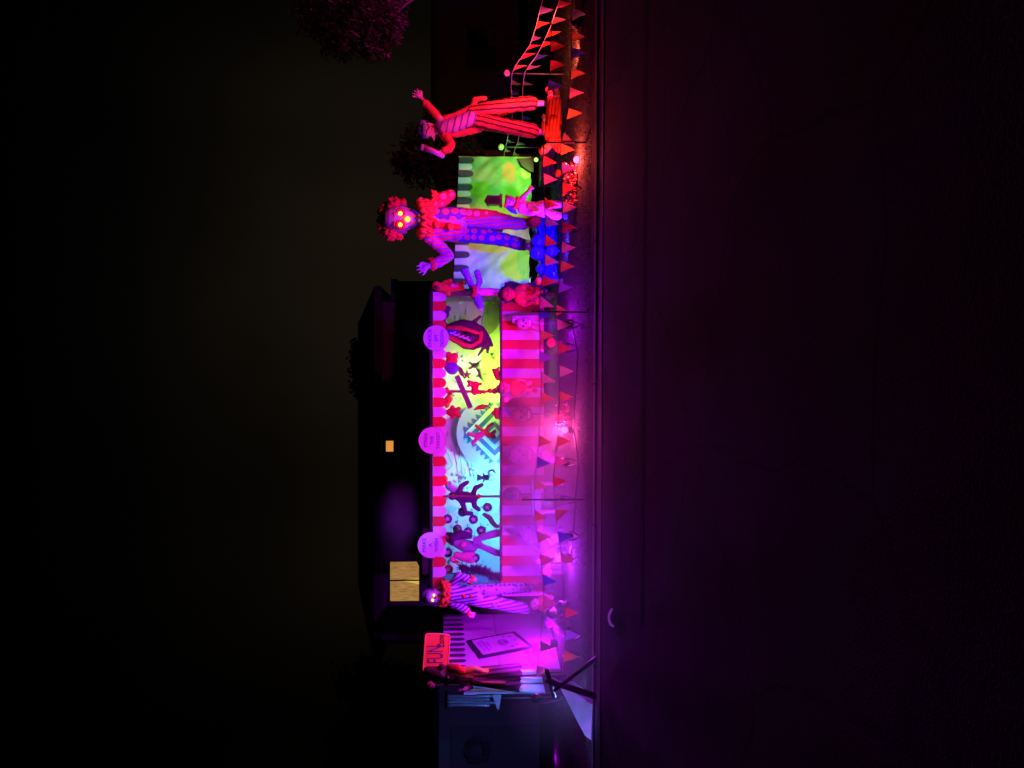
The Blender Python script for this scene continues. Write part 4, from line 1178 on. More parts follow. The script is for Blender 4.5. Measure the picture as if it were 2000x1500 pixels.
# ------------------------------------------------------------------ stall panels right of the booth
def stall():
    Y = 15.6
    t = thing('stall', 'pale sheet stall with dark striped scalloped valance behind the giant clown', 'stall', (P(1065, 0, Y).x, Y, 0))
    def painted(name, base, alt, spots):  # base colour with noise blotches and round soft-edged colour areas
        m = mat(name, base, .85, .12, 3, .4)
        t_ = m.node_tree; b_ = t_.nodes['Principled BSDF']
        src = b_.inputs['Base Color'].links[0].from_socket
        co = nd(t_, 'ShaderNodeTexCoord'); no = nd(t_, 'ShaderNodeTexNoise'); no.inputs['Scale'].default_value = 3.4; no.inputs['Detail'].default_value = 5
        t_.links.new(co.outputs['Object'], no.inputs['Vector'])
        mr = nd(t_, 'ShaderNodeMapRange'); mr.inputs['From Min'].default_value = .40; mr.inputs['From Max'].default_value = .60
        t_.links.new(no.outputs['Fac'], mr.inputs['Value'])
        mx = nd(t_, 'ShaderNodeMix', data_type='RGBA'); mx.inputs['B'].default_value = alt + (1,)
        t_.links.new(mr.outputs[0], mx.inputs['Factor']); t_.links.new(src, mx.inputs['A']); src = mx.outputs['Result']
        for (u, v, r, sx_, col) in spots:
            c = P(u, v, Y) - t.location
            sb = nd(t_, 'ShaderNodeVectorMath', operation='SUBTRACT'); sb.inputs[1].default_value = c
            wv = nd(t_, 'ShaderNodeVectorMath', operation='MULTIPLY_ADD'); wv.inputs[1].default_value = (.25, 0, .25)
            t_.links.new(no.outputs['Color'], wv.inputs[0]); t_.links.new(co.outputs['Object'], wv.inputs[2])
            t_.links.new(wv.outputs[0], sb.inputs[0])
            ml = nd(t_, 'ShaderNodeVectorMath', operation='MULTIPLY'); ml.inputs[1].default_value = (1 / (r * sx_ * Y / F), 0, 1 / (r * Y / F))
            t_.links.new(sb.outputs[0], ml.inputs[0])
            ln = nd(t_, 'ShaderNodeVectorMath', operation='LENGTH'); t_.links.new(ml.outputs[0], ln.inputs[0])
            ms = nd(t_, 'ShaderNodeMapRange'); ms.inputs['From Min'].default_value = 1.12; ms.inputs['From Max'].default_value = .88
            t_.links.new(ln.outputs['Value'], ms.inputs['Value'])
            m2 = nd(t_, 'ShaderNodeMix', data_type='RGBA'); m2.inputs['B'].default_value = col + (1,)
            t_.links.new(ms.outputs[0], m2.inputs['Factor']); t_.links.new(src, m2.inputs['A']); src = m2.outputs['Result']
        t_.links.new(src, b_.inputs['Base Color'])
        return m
    GREENSHEET = painted('mottled_green_sheet', (.30, .46, .16), (.16, .34, .10), [(1176, 984, 13, 1.5, (.62, .30, .10)), (1180, 1016, 12, 1.2, (.62, .62, .60)), (1090, 960, 60, .6, (.52, .52, .12))])
    BLUESHEET = painted('mottled_pale_sheet', (.60, .60, .68), (.40, .42, .60), [(958, 1010, 34, 1.0, (.06, .09, .55)), (944, 985, 26, .8, (.14, .17, .60)), (994, 1000, 31, 1.0, (.40, .56, .06)), (1000, 1022, 24, 1.6, (.22, .48, .08)), (1040, 940, 60, .35, (.60, .55, .10))])
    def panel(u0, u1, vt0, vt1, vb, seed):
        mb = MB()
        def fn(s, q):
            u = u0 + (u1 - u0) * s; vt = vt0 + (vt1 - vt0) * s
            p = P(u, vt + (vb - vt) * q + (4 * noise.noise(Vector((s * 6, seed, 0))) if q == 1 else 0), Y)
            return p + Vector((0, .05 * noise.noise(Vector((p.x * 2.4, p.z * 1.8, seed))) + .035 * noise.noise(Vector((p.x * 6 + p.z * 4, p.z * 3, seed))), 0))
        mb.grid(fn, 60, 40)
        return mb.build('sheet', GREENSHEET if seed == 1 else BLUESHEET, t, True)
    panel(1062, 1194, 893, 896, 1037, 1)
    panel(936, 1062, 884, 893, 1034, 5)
    mb = MB(); wd_ = 13.2; u = 1194; i = 0
    while u - wd_ > 934:
        a, b = u - wd_, u
        v0 = 885 + (897 - 885) * (u - 940) / 254
        mb.cur = i % 2
        L = 29 if i % 2 == 0 else 26
        dy = -.06 if i % 2 == 0 else -.045
        pts = [(a + .8, v0), (b - .8, v0), (b - .8, v0 + L - 6)]
        for k in range(1, 7):
            th = PI * k / 7; pts.append(((a + b) / 2 + math.cos(th) * (wd_ / 2 - .8), v0 + L - 6 + math.sin(th) * 6))
        pts.append((a + .8, v0 + L - 6))
        mb.prism(outline(pts, Y + dy), (0, .01, 0)); u -= wd_; i += 1
    mb.build('valance', [GREYSTRIPE, PALE], t)
    for uu, vv in ((1192, 894), (1062, 892), (938, 884)):
        mb = MB(); p = P(uu, vv, Y + .12); mb.box((p.x, p.y, p.z / 2), (.06, .06, p.z)); mb.build('post', WOOD, t)
    p0, p1 = P(938, 886, Y + .05), P(1192, 896, Y + .05)
    mb = MB(); mb.tube([p0, p1], .025, 8); mb.build('rail', WOOD, t)
    # dark corner drape
    mb = MB(); mb.prism(outline([(1190, 1012), (1176, 1020), (1166, 1034), (1164, 1042), (1192, 1042)], Y - .16), (0, .03, 0)); mb.build('corner_drape', BLACK, t)
    return t
stall()
def lantern(u, v, s, lab):
    Y = 14.9; t = thing('lantern', lab, 'lantern', P(u, v, Y))
    k = Y / F
    mb = MB(); c = P(u, v, Y); mb.box(c, (17 * k * s, .16, 22 * k * s)); mb.build('case', BLACKM, t)
    mb = MB()
    z = 11 * k * s
    mb.add([c + Vector((x * 11 * k * s, y * .1, z)) for x, y in ((-1, -1), (1, -1), (1, 1), (-1, 1))] + [c + Vector((0, 0, z + 9 * k * s))], [(0, 1, 4), (1, 2, 4), (2, 3, 4), (3, 0, 4), (3, 2, 1, 0)])
    mb.build('cap', BROWN, t)
    mb = MB(); mb.box(c - Vector((0, 0, z + .02)), (22 * k * s, .2, .05)); mb.build('base', BROWN, t)
    mb = MB(); mb.box(c + Vector((0, -.085, 0)), (9 * k * s, .012, 14 * k * s)); mb.build('pane', mat('smoky_glass', (.05, .045, .04), .15), t)
lantern(1108, 965, 1.0, 'dark boxy lantern against the green sheet beside the clown leg')
plush('plush_owl', 'brown and green plush owl hanging between the legs of the giant clown', 'toy', 1052, 970, 14.6, [('body', BROWN, [[(0, -5, 7), (0, 5, 8)], [(-5, -11, 2)], [(5, -11, 2)]]), ('belly', GREENP, [[(0, 4, 4, -.07)]])], None)

# ------------------------------------------------------------------ clown with orange ruff at the left end of the booth
def left_clown():
    Y = 13.9; K = Y / F
    t = thing('clown_figure', 'violet clown figure with orange ruff at the left end of the booth', 'clown figure', P(335, 1075, Y).xy.to_3d())
    ch = [chain(Y, (334, 842, 13), (334, 850, 13), (336, 858, 9)), chain(Y, (338, 862, 7), (340, 876, 9)), chain(Y, (356, 884, 9), (340, 882, 13), (322, 886, 9)), chain(Y, (341, 886, 16), (338, 906, 16), (337, 930, 17)),
          chain(Y, (358, 886, 8), (374, 896, 6.5, -.08), (367, 920, 5, -.16)), chain(Y, (322, 888, 8), (312, 904, 6.5, -.06), (306, 914, 5, -.1)),
          chain(Y, (346, 930, 9), (350, 985, 8), (351, 1046, 6)), chain(Y, (328, 930, 9), (320, 985, 8), (312, 1038, 6))]
    ch += hand(Y, 366, 922, -80, 15, 1, -.16) + hand(Y, 304, 917, -125, 18, -1, -.1)
    body('body', t, ch, mat('mask_white_violet', (.58, .50, .66), .6, .12, 14, .1), .012)
    st = mat_pattern('violet_pinstripe', 'stripe', (.62, .40, .78), (.13, .05, .30), .062, (1, 0, .15), .55)
    st2 = mat_pattern('violet_hoop', 'stripe', (.60, .38, .76), (.13, .05, .30), .06, (.8, 0, .6), .55)
    dt = mat_pattern('violet_polka', 'dot', (.62, .36, .74), (.10, .03, .28), .075, (1, 0, 0), .40)
    body('shirt', t, [chain(Y, (356, 885, 11), (340, 883, 14), (322, 887, 11)), chain(Y, (341, 887, 18), (338, 906, 18), (337, 926, 18))], st, .013)
    body('sleeve', t, [chain(Y, (359, 886, 10), (374, 896, 9, -.08), (368, 914, 8, -.15))], st2, .012)
    body('sleeve', t, [chain(Y, (322, 888, 10), (313, 903, 9, -.06), (308, 911, 8, -.09))], st2, .012)
    body('trouser_leg', t, [chain(Y, (345, 926, 13), (348, 960, 12), (351, 1000, 11), (352, 1036, 9))], dt, .013)
    body('trouser_leg', t, [chain(Y, (330, 926, 13), (324, 960, 13), (316, 1000, 12), (312, 1026, 11))], st, .013)
    ruff(t, P(340, 871, Y - .05), 25 * K, ORANGE, R(8), .07, 'ruff', 9, .25)
    ruff(t, P(367, 921, Y - .16), 9 * K, ORANGE, R(30), .03, 'cuff', 8)
    ruff(t, P(306, 914, Y - .10), 8 * K, ORANGE, R(-30), .03, 'cuff', 8)
    body('hair', t, [chain(Y, (334, 838, 16, .1), (333, 850, 17, .1), (332, 856, 14, .1))], VIOLETHAIR, .014)
    ge = glow('eye_amber', (1.0, .50, .08), 5)
    for (u, v) in ((337.5, 847.5), (327.5, 845)):
        mb = MB(); mb.ball(P(u, v, Y - .125), (2.6 * K, .02, 1.7 * K), 12, 8); mb.build('eye', ge, t, True)
    mb = MB(); mb.ball(P(333.5, 851, Y - .135), 2.5 * K, 10, 7); mb.build('nose', REDP, t, True)
    mb = MB(); mb.tube([P(u, v, Y - .115) for u, v in ((327, 855), (331, 859), (336, 859), (341, 856))], [.006, .014, .014, .006], 8); mb.build('mouth', REDP, t, True)
    for u in (320.5, 347.5):
        mb = MB(); mb.ball(P(u, 850, Y), (.02, .03, .045)); mb.build('ear', SKINW, t, True)
    for (u, v) in ((336, 906), (336, 920)):
        mb = MB(); mb.ball(P(u, v, Y - .17), 3.6 * K, 10, 7, None, .3, 5); mb.build('pompom', ORANGE, t, True)
    body('belt_badge', t, [chain(Y, (322, 962, 3, -.12), (316, 966, 4, -.12), (322, 972, 3, -.12))], mat('pale_blue_felt', (.3, .5, .62), .8), .009)
    shoe('shoe', t, P(351, 1050, Y), P(353, 1056, Y - .16), 9 * K, ORANGE)
    shoe('shoe', t, P(311, 1042, Y), P(309, 1050, Y - .16), 9 * K, DKPURPLE)
    return t
left_clown()

def seated_doll(name, label, Y, hu, hv, r, bu, bv, hairm, dressm, armm, seed, facing=None, shoe_m=None):
    """a doll sitting or leaning: head at (hu,hv), lap at (bu,bv)"""
    K = Y / F
    t = thing(name, label, 'doll', P(bu, bv + r * 1.5, Y))
    dx, dv = bu - hu, bv - hv
    q = lambda f, s=0: (hu + dx * f + s, hv + dv * f)
    L = math.hypot(dx, dv)
    ch = [chain(Y, (hu, hv, r), (hu + dx * .12, hv + dv * .12, r * .8)), chain(Y, q(.3) + (r * .45,), q(.5) + (r * .7,), q(1) + (r * .8,)),
          chain(Y, q(.45, -r * .9) + (r * .38,), q(.7, -r * 1.5) + (r * .32, -.05), q(.95, -r * 1.1) + (r * .28, -.12)), chain(Y, q(.45, r * .9) + (r * .38,), q(.7, r * 1.5) + (r * .32, -.05), q(.95, r * 1.2) + (r * .28, -.12)),
          chain(Y, q(1, -r * .5) + (r * .5,), q(1.15, -r * .6) + (r * .42, -.14), q(1.45, -r * .7) + (r * .32, -.18)), chain(Y, q(1, r * .5) + (r * .5,), q(1.15, r * .6) + (r * .42, -.14), q(1.45, r * .8) + (r * .32, -.18))]
    ch += hand(Y, *q(.97, -r * 1.05), -80, r * .9, 1, -.13) + hand(Y, *q(.97, r * 1.15), -95, r * .9, -1, -.13)
    body('body', t, ch, armm, max(.006, r * K * .12))
    body('dress', t, [chain(Y, q(.42, -r * .6) + (r * .62,), q(.42, r * .6) + (r * .62,)), chain(Y, q(.45) + (r * .85,), q(.75) + (r * .95,), q(1.0) + (r * 1.15,)), chain(Y, q(1.0, -r * .5) + (r * .7,), q(1.2, -r * .7) + (r * .6, -.12)), chain(Y, q(1.0, r * .5) + (r * .7,), q(1.2, r * .8) + (r * .6, -.12)),
                     chain(Y, q(.45, -r * .9) + (r * .5,), q(.68, -r * 1.4) + (r * .45, -.04)), chain(Y, q(.45, r * .9) + (r * .5,), q(.68, r * 1.4) + (r * .45, -.04))], dressm, max(.007, r * K * .13))
    face(t, P(hu, hv, Y), r * K, INK, REDP, REDP, armm)
    curls(t, 'hair', [(hu - r * .7, hv - r * .5, r * .55, .03), (hu + r * .7, hv - r * .5, r * .55, .03), (hu, hv - r * .9, r * .6, .04), (hu, hv - r * .2, r * .7, r * K * .6)], hairm, Y, seed)
    for s in (-.7, .8):
        a = q(1.5, r * s)
        shoe('shoe', t, P(a[0], a[1], Y - .18), P(a[0], a[1] + 1, Y - .18 - r * K), r * .4 * K, shoe_m or BLACK)
    return t
seated_doll('doll', 'dark haired doll slumped at the feet of the orange ruffed clown', 13.2, 320, 1046, 11, 322, 1072, DARKHAIR, mat('doll_orange', (.72, .20, .10), .8, .2, 10, .2), SKINP, 21)
seated_doll('doll', 'doll with black eyepatch hair beside the ticket booth wall', 12.2, 304, 1082, 10, 312, 1100, DARKHAIR, DKPURPLE, SKINW, 22)
seated_doll('doll', 'pale dressed doll lowest against the ticket booth base', 12.3, 284, 1076, 9, 272, 1098, VIOLETHAIR, PALE, SKINW, 23)
seated_doll('clown_doll', 'crimson clown doll in baggy suit sitting before the counter centre', 13.6, 742, 985, 11, 744, 1024, REDHAIR, mat('crimson_suit', (.78, .05, .08), .8, .25, 9, .5), PINK, 24, None, REDP)
seated_doll('doll', 'long haired figure in red dress at the booth corner', 13.6, 926, 992, 13, 922, 1040, DARKHAIR, mat('scarlet_dress', (.80, .07, .03), .8, .2, 9, .4), REDP, 25)
def balloons_centre():
    Y = 13.3
    t = thing('plush_ball', 'pink ball held beside the crimson clown doll', 'toy', P(721, 988, Y))
    mb = MB(); mb.ball(P(721, 988, Y), 7 * Y / F, 16, 10); mb.build('skin', PINK, t, True)
    mb = MB(); mb.tube([P(721, 995, Y), P(723, 1000, Y)], [.01, .02], 8); mb.build('knot', PINK, t)
balloons_centre()
def dark_smock():
    # dark loose sleeve drapes of the long haired figure: a shawl on the counter corner
    Y = 13.9
    t = thing('shawl', 'dark shawl spread behind the long haired figure', 'shawl', P(945, 1040, Y))
    mb = MB()
    mb.grid(lambda s, q: P(906 + 42 * s + 6 * noise.noise(Vector((q * 3, s, 0))), 985 + 75 * q, Y + .05 * noise.noise(Vector((s * 8, q * 3, 1)))) + Vector((0, 0, 0)), 20, 20)
    mb.build('cloth', mat('dark_shawl', (.06, .02, .04), .85, .4, 12, .4), t, True)
    body('hem', t, [chain(Y, (906, 1060, 4), (926, 1061, 5), (948, 1060, 4))], DARKHAIR, .012)
dark_smock()

# purple puppet hanging over the end of the booth
def hanging_puppet():
    Y = 13.95; K = Y / F
    t = thing('puppet', 'violet spotted puppet with long sleeves hanging over the booth corner', 'puppet', P(932, 930, Y))
    vt = mat_pattern('violet_spot', 'dot', (.20, .12, .62), (.42, .14, .55), .06, (1, 0, 0), .3)
    body('body', t, [chain(Y, (931, 926, 8), (930, 932, 7)), chain(Y, (930, 930, 5), (912, 934, 5), (902, 938, 4)), chain(Y, (931, 926, 5), (950, 918, 5), (968, 909, 4)), chain(Y, (934, 930, 5), (950, 936, 4.5), (966, 932, 4)), chain(Y, (930, 934, 6), (929, 955, 6), (930, 968, 5))] + hand(Y, 900, 938, 195, 11, 1, 0) + hand(Y, 970, 908, 30, 10, -1, 0), SKINW, .010)
    body('sleeve', t, [chain(Y, (931, 928, 7), (916, 933, 8), (905, 937, 8))], vt, .010)
    body('sleeve', t, [chain(Y, (931, 926, 6), (950, 918, 6.5), (970, 908, 7.5))], vt, .010)
    body('sleeve', t, [chain(Y, (934, 930, 5), (950, 937, 6), (968, 932, 6))], vt, .010)
    ruff(t, P(931, 928, Y - .08), 11 * K, REDP, 0, .04, 'rosette', 9)
    face(t, P(931, 926, Y - .06), 8 * K, INK, REDP, INK)
    curls(t, 'hair', [(938, 920, 4), (925, 921, 4)], REDHAIR, Y, 31)
    body('trousers', t, [chain(Y, (930, 940, 8), (930, 958, 8), (930, 970, 7))], PINK, .010)
hanging_puppet()

# masks and skulls propped against the counter
def mask(name, label, u, v, r, Y, m, eye_m, seed, cat='mask', tall=1.25):
    K = Y / F; c = P(u, v, Y)
    t = thing(name, label, cat, P(u, v + r * tall, Y))
    mb = MB(); mb.ball(c, (r * K, r * K * .8, r * K * tall), 26, 18, None, .14, 2.5, seed); mb.build('face', m, t, True)
    mb = MB(); mb.ball(c + Vector((0, -.1 * r * K, -.75 * r * K)), (.62 * r * K, .62 * r * K, .45 * r * K), 16, 10); mb.build('jaw', m, t, True)
    for s in (-1, 1):
        mb = MB(); mb.ball(c + Vector((s * .38 * r * K, -.68 * r * K, .18 * r * K)), (.24 * r * K, .15 * r * K, .2 * r * K), 12, 8); mb.build('eye', eye_m, t, True)
    mb = MB(); mb.ball(c + Vector((0, -.82 * r * K, -.18 * r * K)), (.12 * r * K, .1 * r * K, .17 * r * K), 10, 7); mb.build('nose', eye_m, t, True)
    mb = MB()
    for k in range(7):
        a = (k - 3) * .13
        mb.box(c + Vector((a * r * K, -.74 * r * K + abs(a) * .2 * r * K, -.78 * r * K)), (.09 * r * K, .1 * r * K, .2 * r * K))
    mb.build('teeth', TEETH, t)
    mb = MB(); mb.tube([P(u, v + r * tall * .8, Y + .02), P(u, v + r * tall * .8, Y).xy.to_3d() + Vector((0, .02, 0))], .015, 8); mb.build('stake', WOOD, t)
    return t
mask('skull', 'reddish skull on a stake left of the crimson clown doll', 691, 1020, 16, 13.9, mat('red_skull', (.30, .07, .06), .7, .35, 16, .4), INK, 1, 'skull')
mask('skull', 'large pinkish skull half lost in the smoke before the counter', 613, 1018, 20, 13.7, GREYM, INK, 2, 'skull')
mask('skull', 'pale pink skull leaning near the right end of the counter', 868, 1024, 13, 13.7, mat('pink_skull', (.42, .20, .22), .7, .25, 16, .3), INK, 3, 'skull')
mask('skull', 'grey skull in the thick smoke near the pale bench', 535, 1000, 14, 14.0, GREYM, INK, 5, 'skull')
def sheet_ghost():
    Y = 13.8; t = thing('sheet_ghost', 'pale pink draped cloth ghost beside the pale skull', 'ghost figure', P(880, 1055, Y))
    mb = MB()
    def fn(s, q):
        a = s * 2 * PI; r = (.06 + .13 * q) * (1 + .12 * math.sin(a * 7 + q * 2))
        c = P(876 - 6 * q, 1006, Y); z = c.z - q * .5
        return Vector((c.x + math.cos(a) * r, Y + math.sin(a) * r, z))
    mb.grid(fn, 56, 16); mb.ball(P(876, 1006, Y), .075, 14, 9); mb.build('cloth', mat('pink_cloth', (.50, .26, .32), .85, .15, 9, .2), t, True)
    for s in (-1, 1):
        mb = MB(); mb.ball(P(876 + s * 3, 1006, Y - .07), .014); mb.build('eye', INK, t, True)
sheet_ghost()
def wolf():
    Y = 13.6; K = Y / F
    t = thing('creature_figure', 'crouching shaggy dark creature leaning on the left part of the counter', 'creature figure', P(440, 1075, Y))
    rnd = random.Random(12)
    body('body', t, [chain(Y, (452, 1026, 11), (446, 1034, 9), (440, 1046, 6)), chain(Y, (458, 1036, 10), (438, 1056, 13), (420, 1072, 12)), chain(Y, (452, 1044, 5), (462, 1062, 4, -.1), (468, 1078, 3.5, -.15)), chain(Y, (420, 1072, 7), (412, 1060, 6, -.1), (402, 1082, 4, -.15)), chain(Y, (426, 1076, 6), (432, 1088, 4, -.1)), chain(Y, (460, 1018, 4), (464, 1008, 2)), chain(Y, (446, 1017, 4), (446, 1006, 2))],
         mat('shaggy_fur', (.16, .09, .17), .9, .4, 30, .8), .013)
    mb = MB()
    for i in range(700):
        k = rnd.random(); q = P(458 - 40 * k + rnd.gauss(0, 7), 1030 + 42 * k + rnd.gauss(0, 7), Y + rnd.uniform(-.12, .1))
        d = Vector((rnd.gauss(0, 1), rnd.gauss(-.4, .6), rnd.gauss(-.6, 1))).normalized(); n = d.orthogonal() * .006; L = rnd.uniform(.04, .10)
        mb.add([q - n, q + n, q + d * L], [(0, 1, 2)])
    fo = mb.build('fur', DKPURPLE, t); fo['kind'] = 'stuff'
    for (u, v) in ((449, 1026), (455, 1027)):
        mb = MB(); mb.ball(P(u, v, Y - .09), .014); mb.build('eye', TEETH, t, True)
    mb = MB(); mb.ball(P(440, 1048, Y - .04), .025); mb.build('nose', INK, t, True)
wolf()
def garland_ghosts():
    for (u, v, r, lab) in ((395, 1070, 6, 'small violet ball ornament by the shaggy creature'), (372, 1060, 5, 'tiny violet ball ornament beside the jack o lantern'), (403, 1052, 6, 'violet ball ornament on the counter cloth')):
        Y = 13.2; c = P(u, v, Y)
        t = thing('ball_ornament', lab, 'ornament', c)
        mb = MB(); mb.ball(c, r * Y / F, 14, 9); mb.build('ball', PINK, t, True)
        mb = MB(); mb.tube([c + Vector((0, 0, r * Y / F)), c + Vector((0, 0, r * Y / F + .02))], .009, 8); mb.build('cap', GUTTER, t)
        mb = MB(); mb.tube([c - Vector((0, 0, r * Y / F)), Vector((c.x, c.y, 0))], .008, 6); mb.build('stake', WOOD, t)
garland_ghosts()

# ------------------------------------------------------------------ pumpkins
def pumpkin(u, v, r, Y, lab, carve=False):
    K = Y / F; c = P(u, v, Y)
    t = thing('pumpkin', lab, 'pumpkin', (c.x, Y, 0), 'orange pumpkins along the front of the stalls')
    mb = MB(); vs = []; fs = []; seg, ring = 40, 14
    for i in range(ring + 1):
        a = PI * i / ring
        for k in range(seg):
            b = 2 * PI * k / seg
            rr = r * K * (1 - .10 * abs(math.sin(b * 5)) ** .6 * math.sin(a))
            vs.append(c + Vector((math.sin(a) * math.cos(b) * rr, math.sin(a) * math.sin(b) * rr, math.cos(a) * rr * .88)))
    for i in range(ring):
        for k in range(seg):
            k2 = (k + 1) % seg
            fs.append((i * seg + k, (i + 1) * seg + k, (i + 1) * seg + k2, i * seg + k2))
    mb.add(vs, fs); mb.build('shell', PUMPKIN, t, True)
    mb = MB(); mb.tube([c + Vector((0, 0, r * K * .8)), c + Vector((.01, 0, r * K * 1.15))], [.016, .01], 7); mb.build('stem', STEM, t)
    zb = c.z - r * K * .85
    if zb > .03:
        mb = MB(); mb.tube([Vector((c.x, Y, -.02)), Vector((c.x, Y, zb))], [.05, .035], 8); mb.build('stand', WOOD, t)
    if carve:
        mb = MB(); mb.ball(c + Vector((-.02, -r * K * .93, .01)), (.022, .012, .02)); mb.build('carved_eye', INK, t, True)
pumpkin(831, 1077, 10, 13.2, 'bright orange pumpkin below the KNOCK EM DOWN end of the counter')
pumpkin(1161, 1090, 8, 12.4, 'orange pumpkin in front of the green stall beside the red floodlight')
pumpkin(381, 1068, 11, 12.9, 'orange jack o lantern with a carved eye near the orange ruffed clown', True)
pumpkin(609, 1067, 11, 13.0, 'orange pumpkin glowing through the smoke behind a blue pennant')
pumpkin(468, 1055, 6, 13.3, 'small salmon pumpkin by the pale bench end')
pumpkin(951, 1052, 8, 13.2, 'small red orange pumpkin on the blue foil bundle side')

# ------------------------------------------------------------------ pale bench and stakes
def bench():
    Y = 13.1
    t = thing('bench', 'pale blue low bench standing in the smoke', 'bench', P(527, 1056, Y))
    a, b = P(494, 1056, Y), P(560, 1040, Y)
    mb = MB(); mb.box(((a.x + b.x) / 2, Y + .12, (a.z + b.z) / 2), (b.x - a.x, .26, b.z - a.z)); mb.build('seat', mat('pale_blue_paint', (.42, .62, .76), .6, .2, 9, .1), t)
    for x in (a.x + .05, b.x - .05):
        mb = MB(); mb.box((x, Y + .12, a.z / 2), (.05, .22, a.z - .004)); mb.build('leg', PALE, t)
bench()
def stake(u, v0, v1, Y, lab, lean=0):
    p1 = P(u + lean, v0, Y); p0 = P(u, v1, Y)
    mb = MB(); mb.tube([p1, p1.lerp(p0, .5), p0], [.010, .013, .012], 8)
    mb.ball(p1, .018, 8, 6)
    o = mb.build('bunting_stake', BLACKM, None, True, Vector((p0.x, Y, 0)))
    tag(o, lab, 'stake', 'dark stakes that carry the front bunting')
ST = 10.5
stake(524, 1022, 1140, ST, 'dark bunting stake before the pale bench', 0)
stake(1222, 1066, 1144, ST, 'dark bunting stake in front of the lying red puppet', 0)
stake(890, 1040, 1144, ST, 'dark bunting stake at the booth corner by the tilted orange pennant', 2)
stake(1530, 1050, 1144, ST, 'dark bunting stake at the right edge', 0)

# ------------------------------------------------------------------ bunting
FC = {}
def fcol(n):
    cols = dict(r=(.88, .09, .07), o=(.94, .36, .10), p=(.90, .26, .38), t=(.82, .56, .38), b=(.08, .08, .55), v=(.40, .14, .62), g=(.35, .48, .16), s=(.92, .44, .36), d=(.25, .10, .14), w=(.55, .50, .52))
    if n not in FC:
        FC[n] = mat('pennant_' + n, cols[n], .7, .1, 10, .1, 0, 0, .58)
    return FC[n]
FNAME = dict(r='red', o='orange', p='pink', t='tan', b='blue', v='violet', g='green', s='salmon', d='dark', w='grey')
def bunting(label, pts, flags, hang=28, width=23, group='bunting strings'):
    """pts: (u, v, Y) along the cord; flags: (u_position, colour, skew, length factor)"""
    t = thing('bunting_string', label, 'bunting', P(pts[0][0], pts[0][1], pts[0][2]), group)
    pts = sorted(pts)
    def at(u):
        for a, b in zip(pts, pts[1:]):
            if a[0] <= u <= b[0]:
                f = (u - a[0]) / (b[0] - a[0] + 1e-9)
                # equal steps in depth are not equal steps in the picture: blend 1/Y
                Yq = 1 / ((1 - f) / a[2] + f / b[2])
                return P(u, a[1] + (b[1] - a[1]) * f, Yq)
        q = pts[0] if u < pts[0][0] else pts[-1]
        return P(*q)
    mb = MB(); us = [pts[0][0] + (pts[-1][0] - pts[0][0]) * i / 80 for i in range(81)]
    mb.tube([at(u) for u in us], .006, 6); mb.build('cord', CORD, t)
    rnd = random.Random(int(pts[0][0]) + int(pts[0][1]))
    m_w = width * 10.5 / F; m_h = hang * 10.5 / F
    for (u, c, sk, lf) in flags:
        p = at(u)
        d = (at(u + 2) - at(u - 2)); d = d.normalized()
        a = p - d * m_w / 2; b = p + d * m_w / 2
        tip = p + d * sk * m_w + Vector((0, rnd.uniform(-.03, .03), -m_h * lf))
        mb = MB(); n = 6; vs = []; idx = {}
        yb = rnd.uniform(-.05, .05)
        for i in range(n + 1):
            for j in range(n + 1 - i):
                fa, fb = i / n, j / n
                q = a + (b - a) * fb * 1.0 + (tip - a) * fa
                q = q + Vector((0, yb * math.sin(fa * 3) + .008 * math.sin(fb * 6 + u), -.004))
                idx[(i, j)] = len(vs); vs.append(q)
        fs = []
        for i in range(n):
            for j in range(n - i):
                fs.append((idx[(i, j)], idx[(i, j + 1)], idx[(i + 1, j)]))
                if (i + 1, j + 1) in idx:
                    fs.append((idx[(i, j + 1)], idx[(i + 1, j + 1)], idx[(i + 1, j)]))
        mb.add(vs, fs)
        o = mb.build('flag', fcol(c), t)
        o['label'] = FNAME[c] + ' pennant'
    return t
def Yf(v, Z): return (CAMZ - Z) * F / (v - 930)
def L(*a): return [(1500 - y, x, ST) for x, y in a]
def FL(*a): return [(1500 - q[0], q[1], q[2] if len(q) > 2 else 0, q[3] if len(q) > 3 else 1) for q in a]
bunting('lower pennant string strung low along the front edge of the lawn',
        L((1118, -20), (1117, 60), (1115, 140), (1110, 215), (1094, 290), (1097, 320), (1099, 405), (1097, 485), (1092, 555), (1085, 610), (1089, 650), (1093, 725), (1092, 790), (1088, 862), (1080, 940), (1085, 1005), (1092, 1060), (1098, 1100), (1103, 1195), (1105, 1240), (1101, 1290), (1098, 1312)),
        FL((30, 'w'), (70, 'o'), (105, 'b'), (145, 'o'), (182, 'p'), (222, 'o'), (270, 'd', -.5), (292, 'o', -.1), (328, 'v'), (368, 'r'), (405, 'p'), (445, 'r'), (483, 's'), (521, 'o'), (561, 'v'), (606, 'o', .0, .8), (634, 'p'), (680, 'r'), (725, 't'), (775, 'o'), (862, 'o'), (902, 'p'), (940, 'r'), (978, 'w', -.3), (1007, 'o', .4), (1048, 'b'), (1090, 's'), (1197, 'r'), (1241, 'v'), (1281, 'r')))
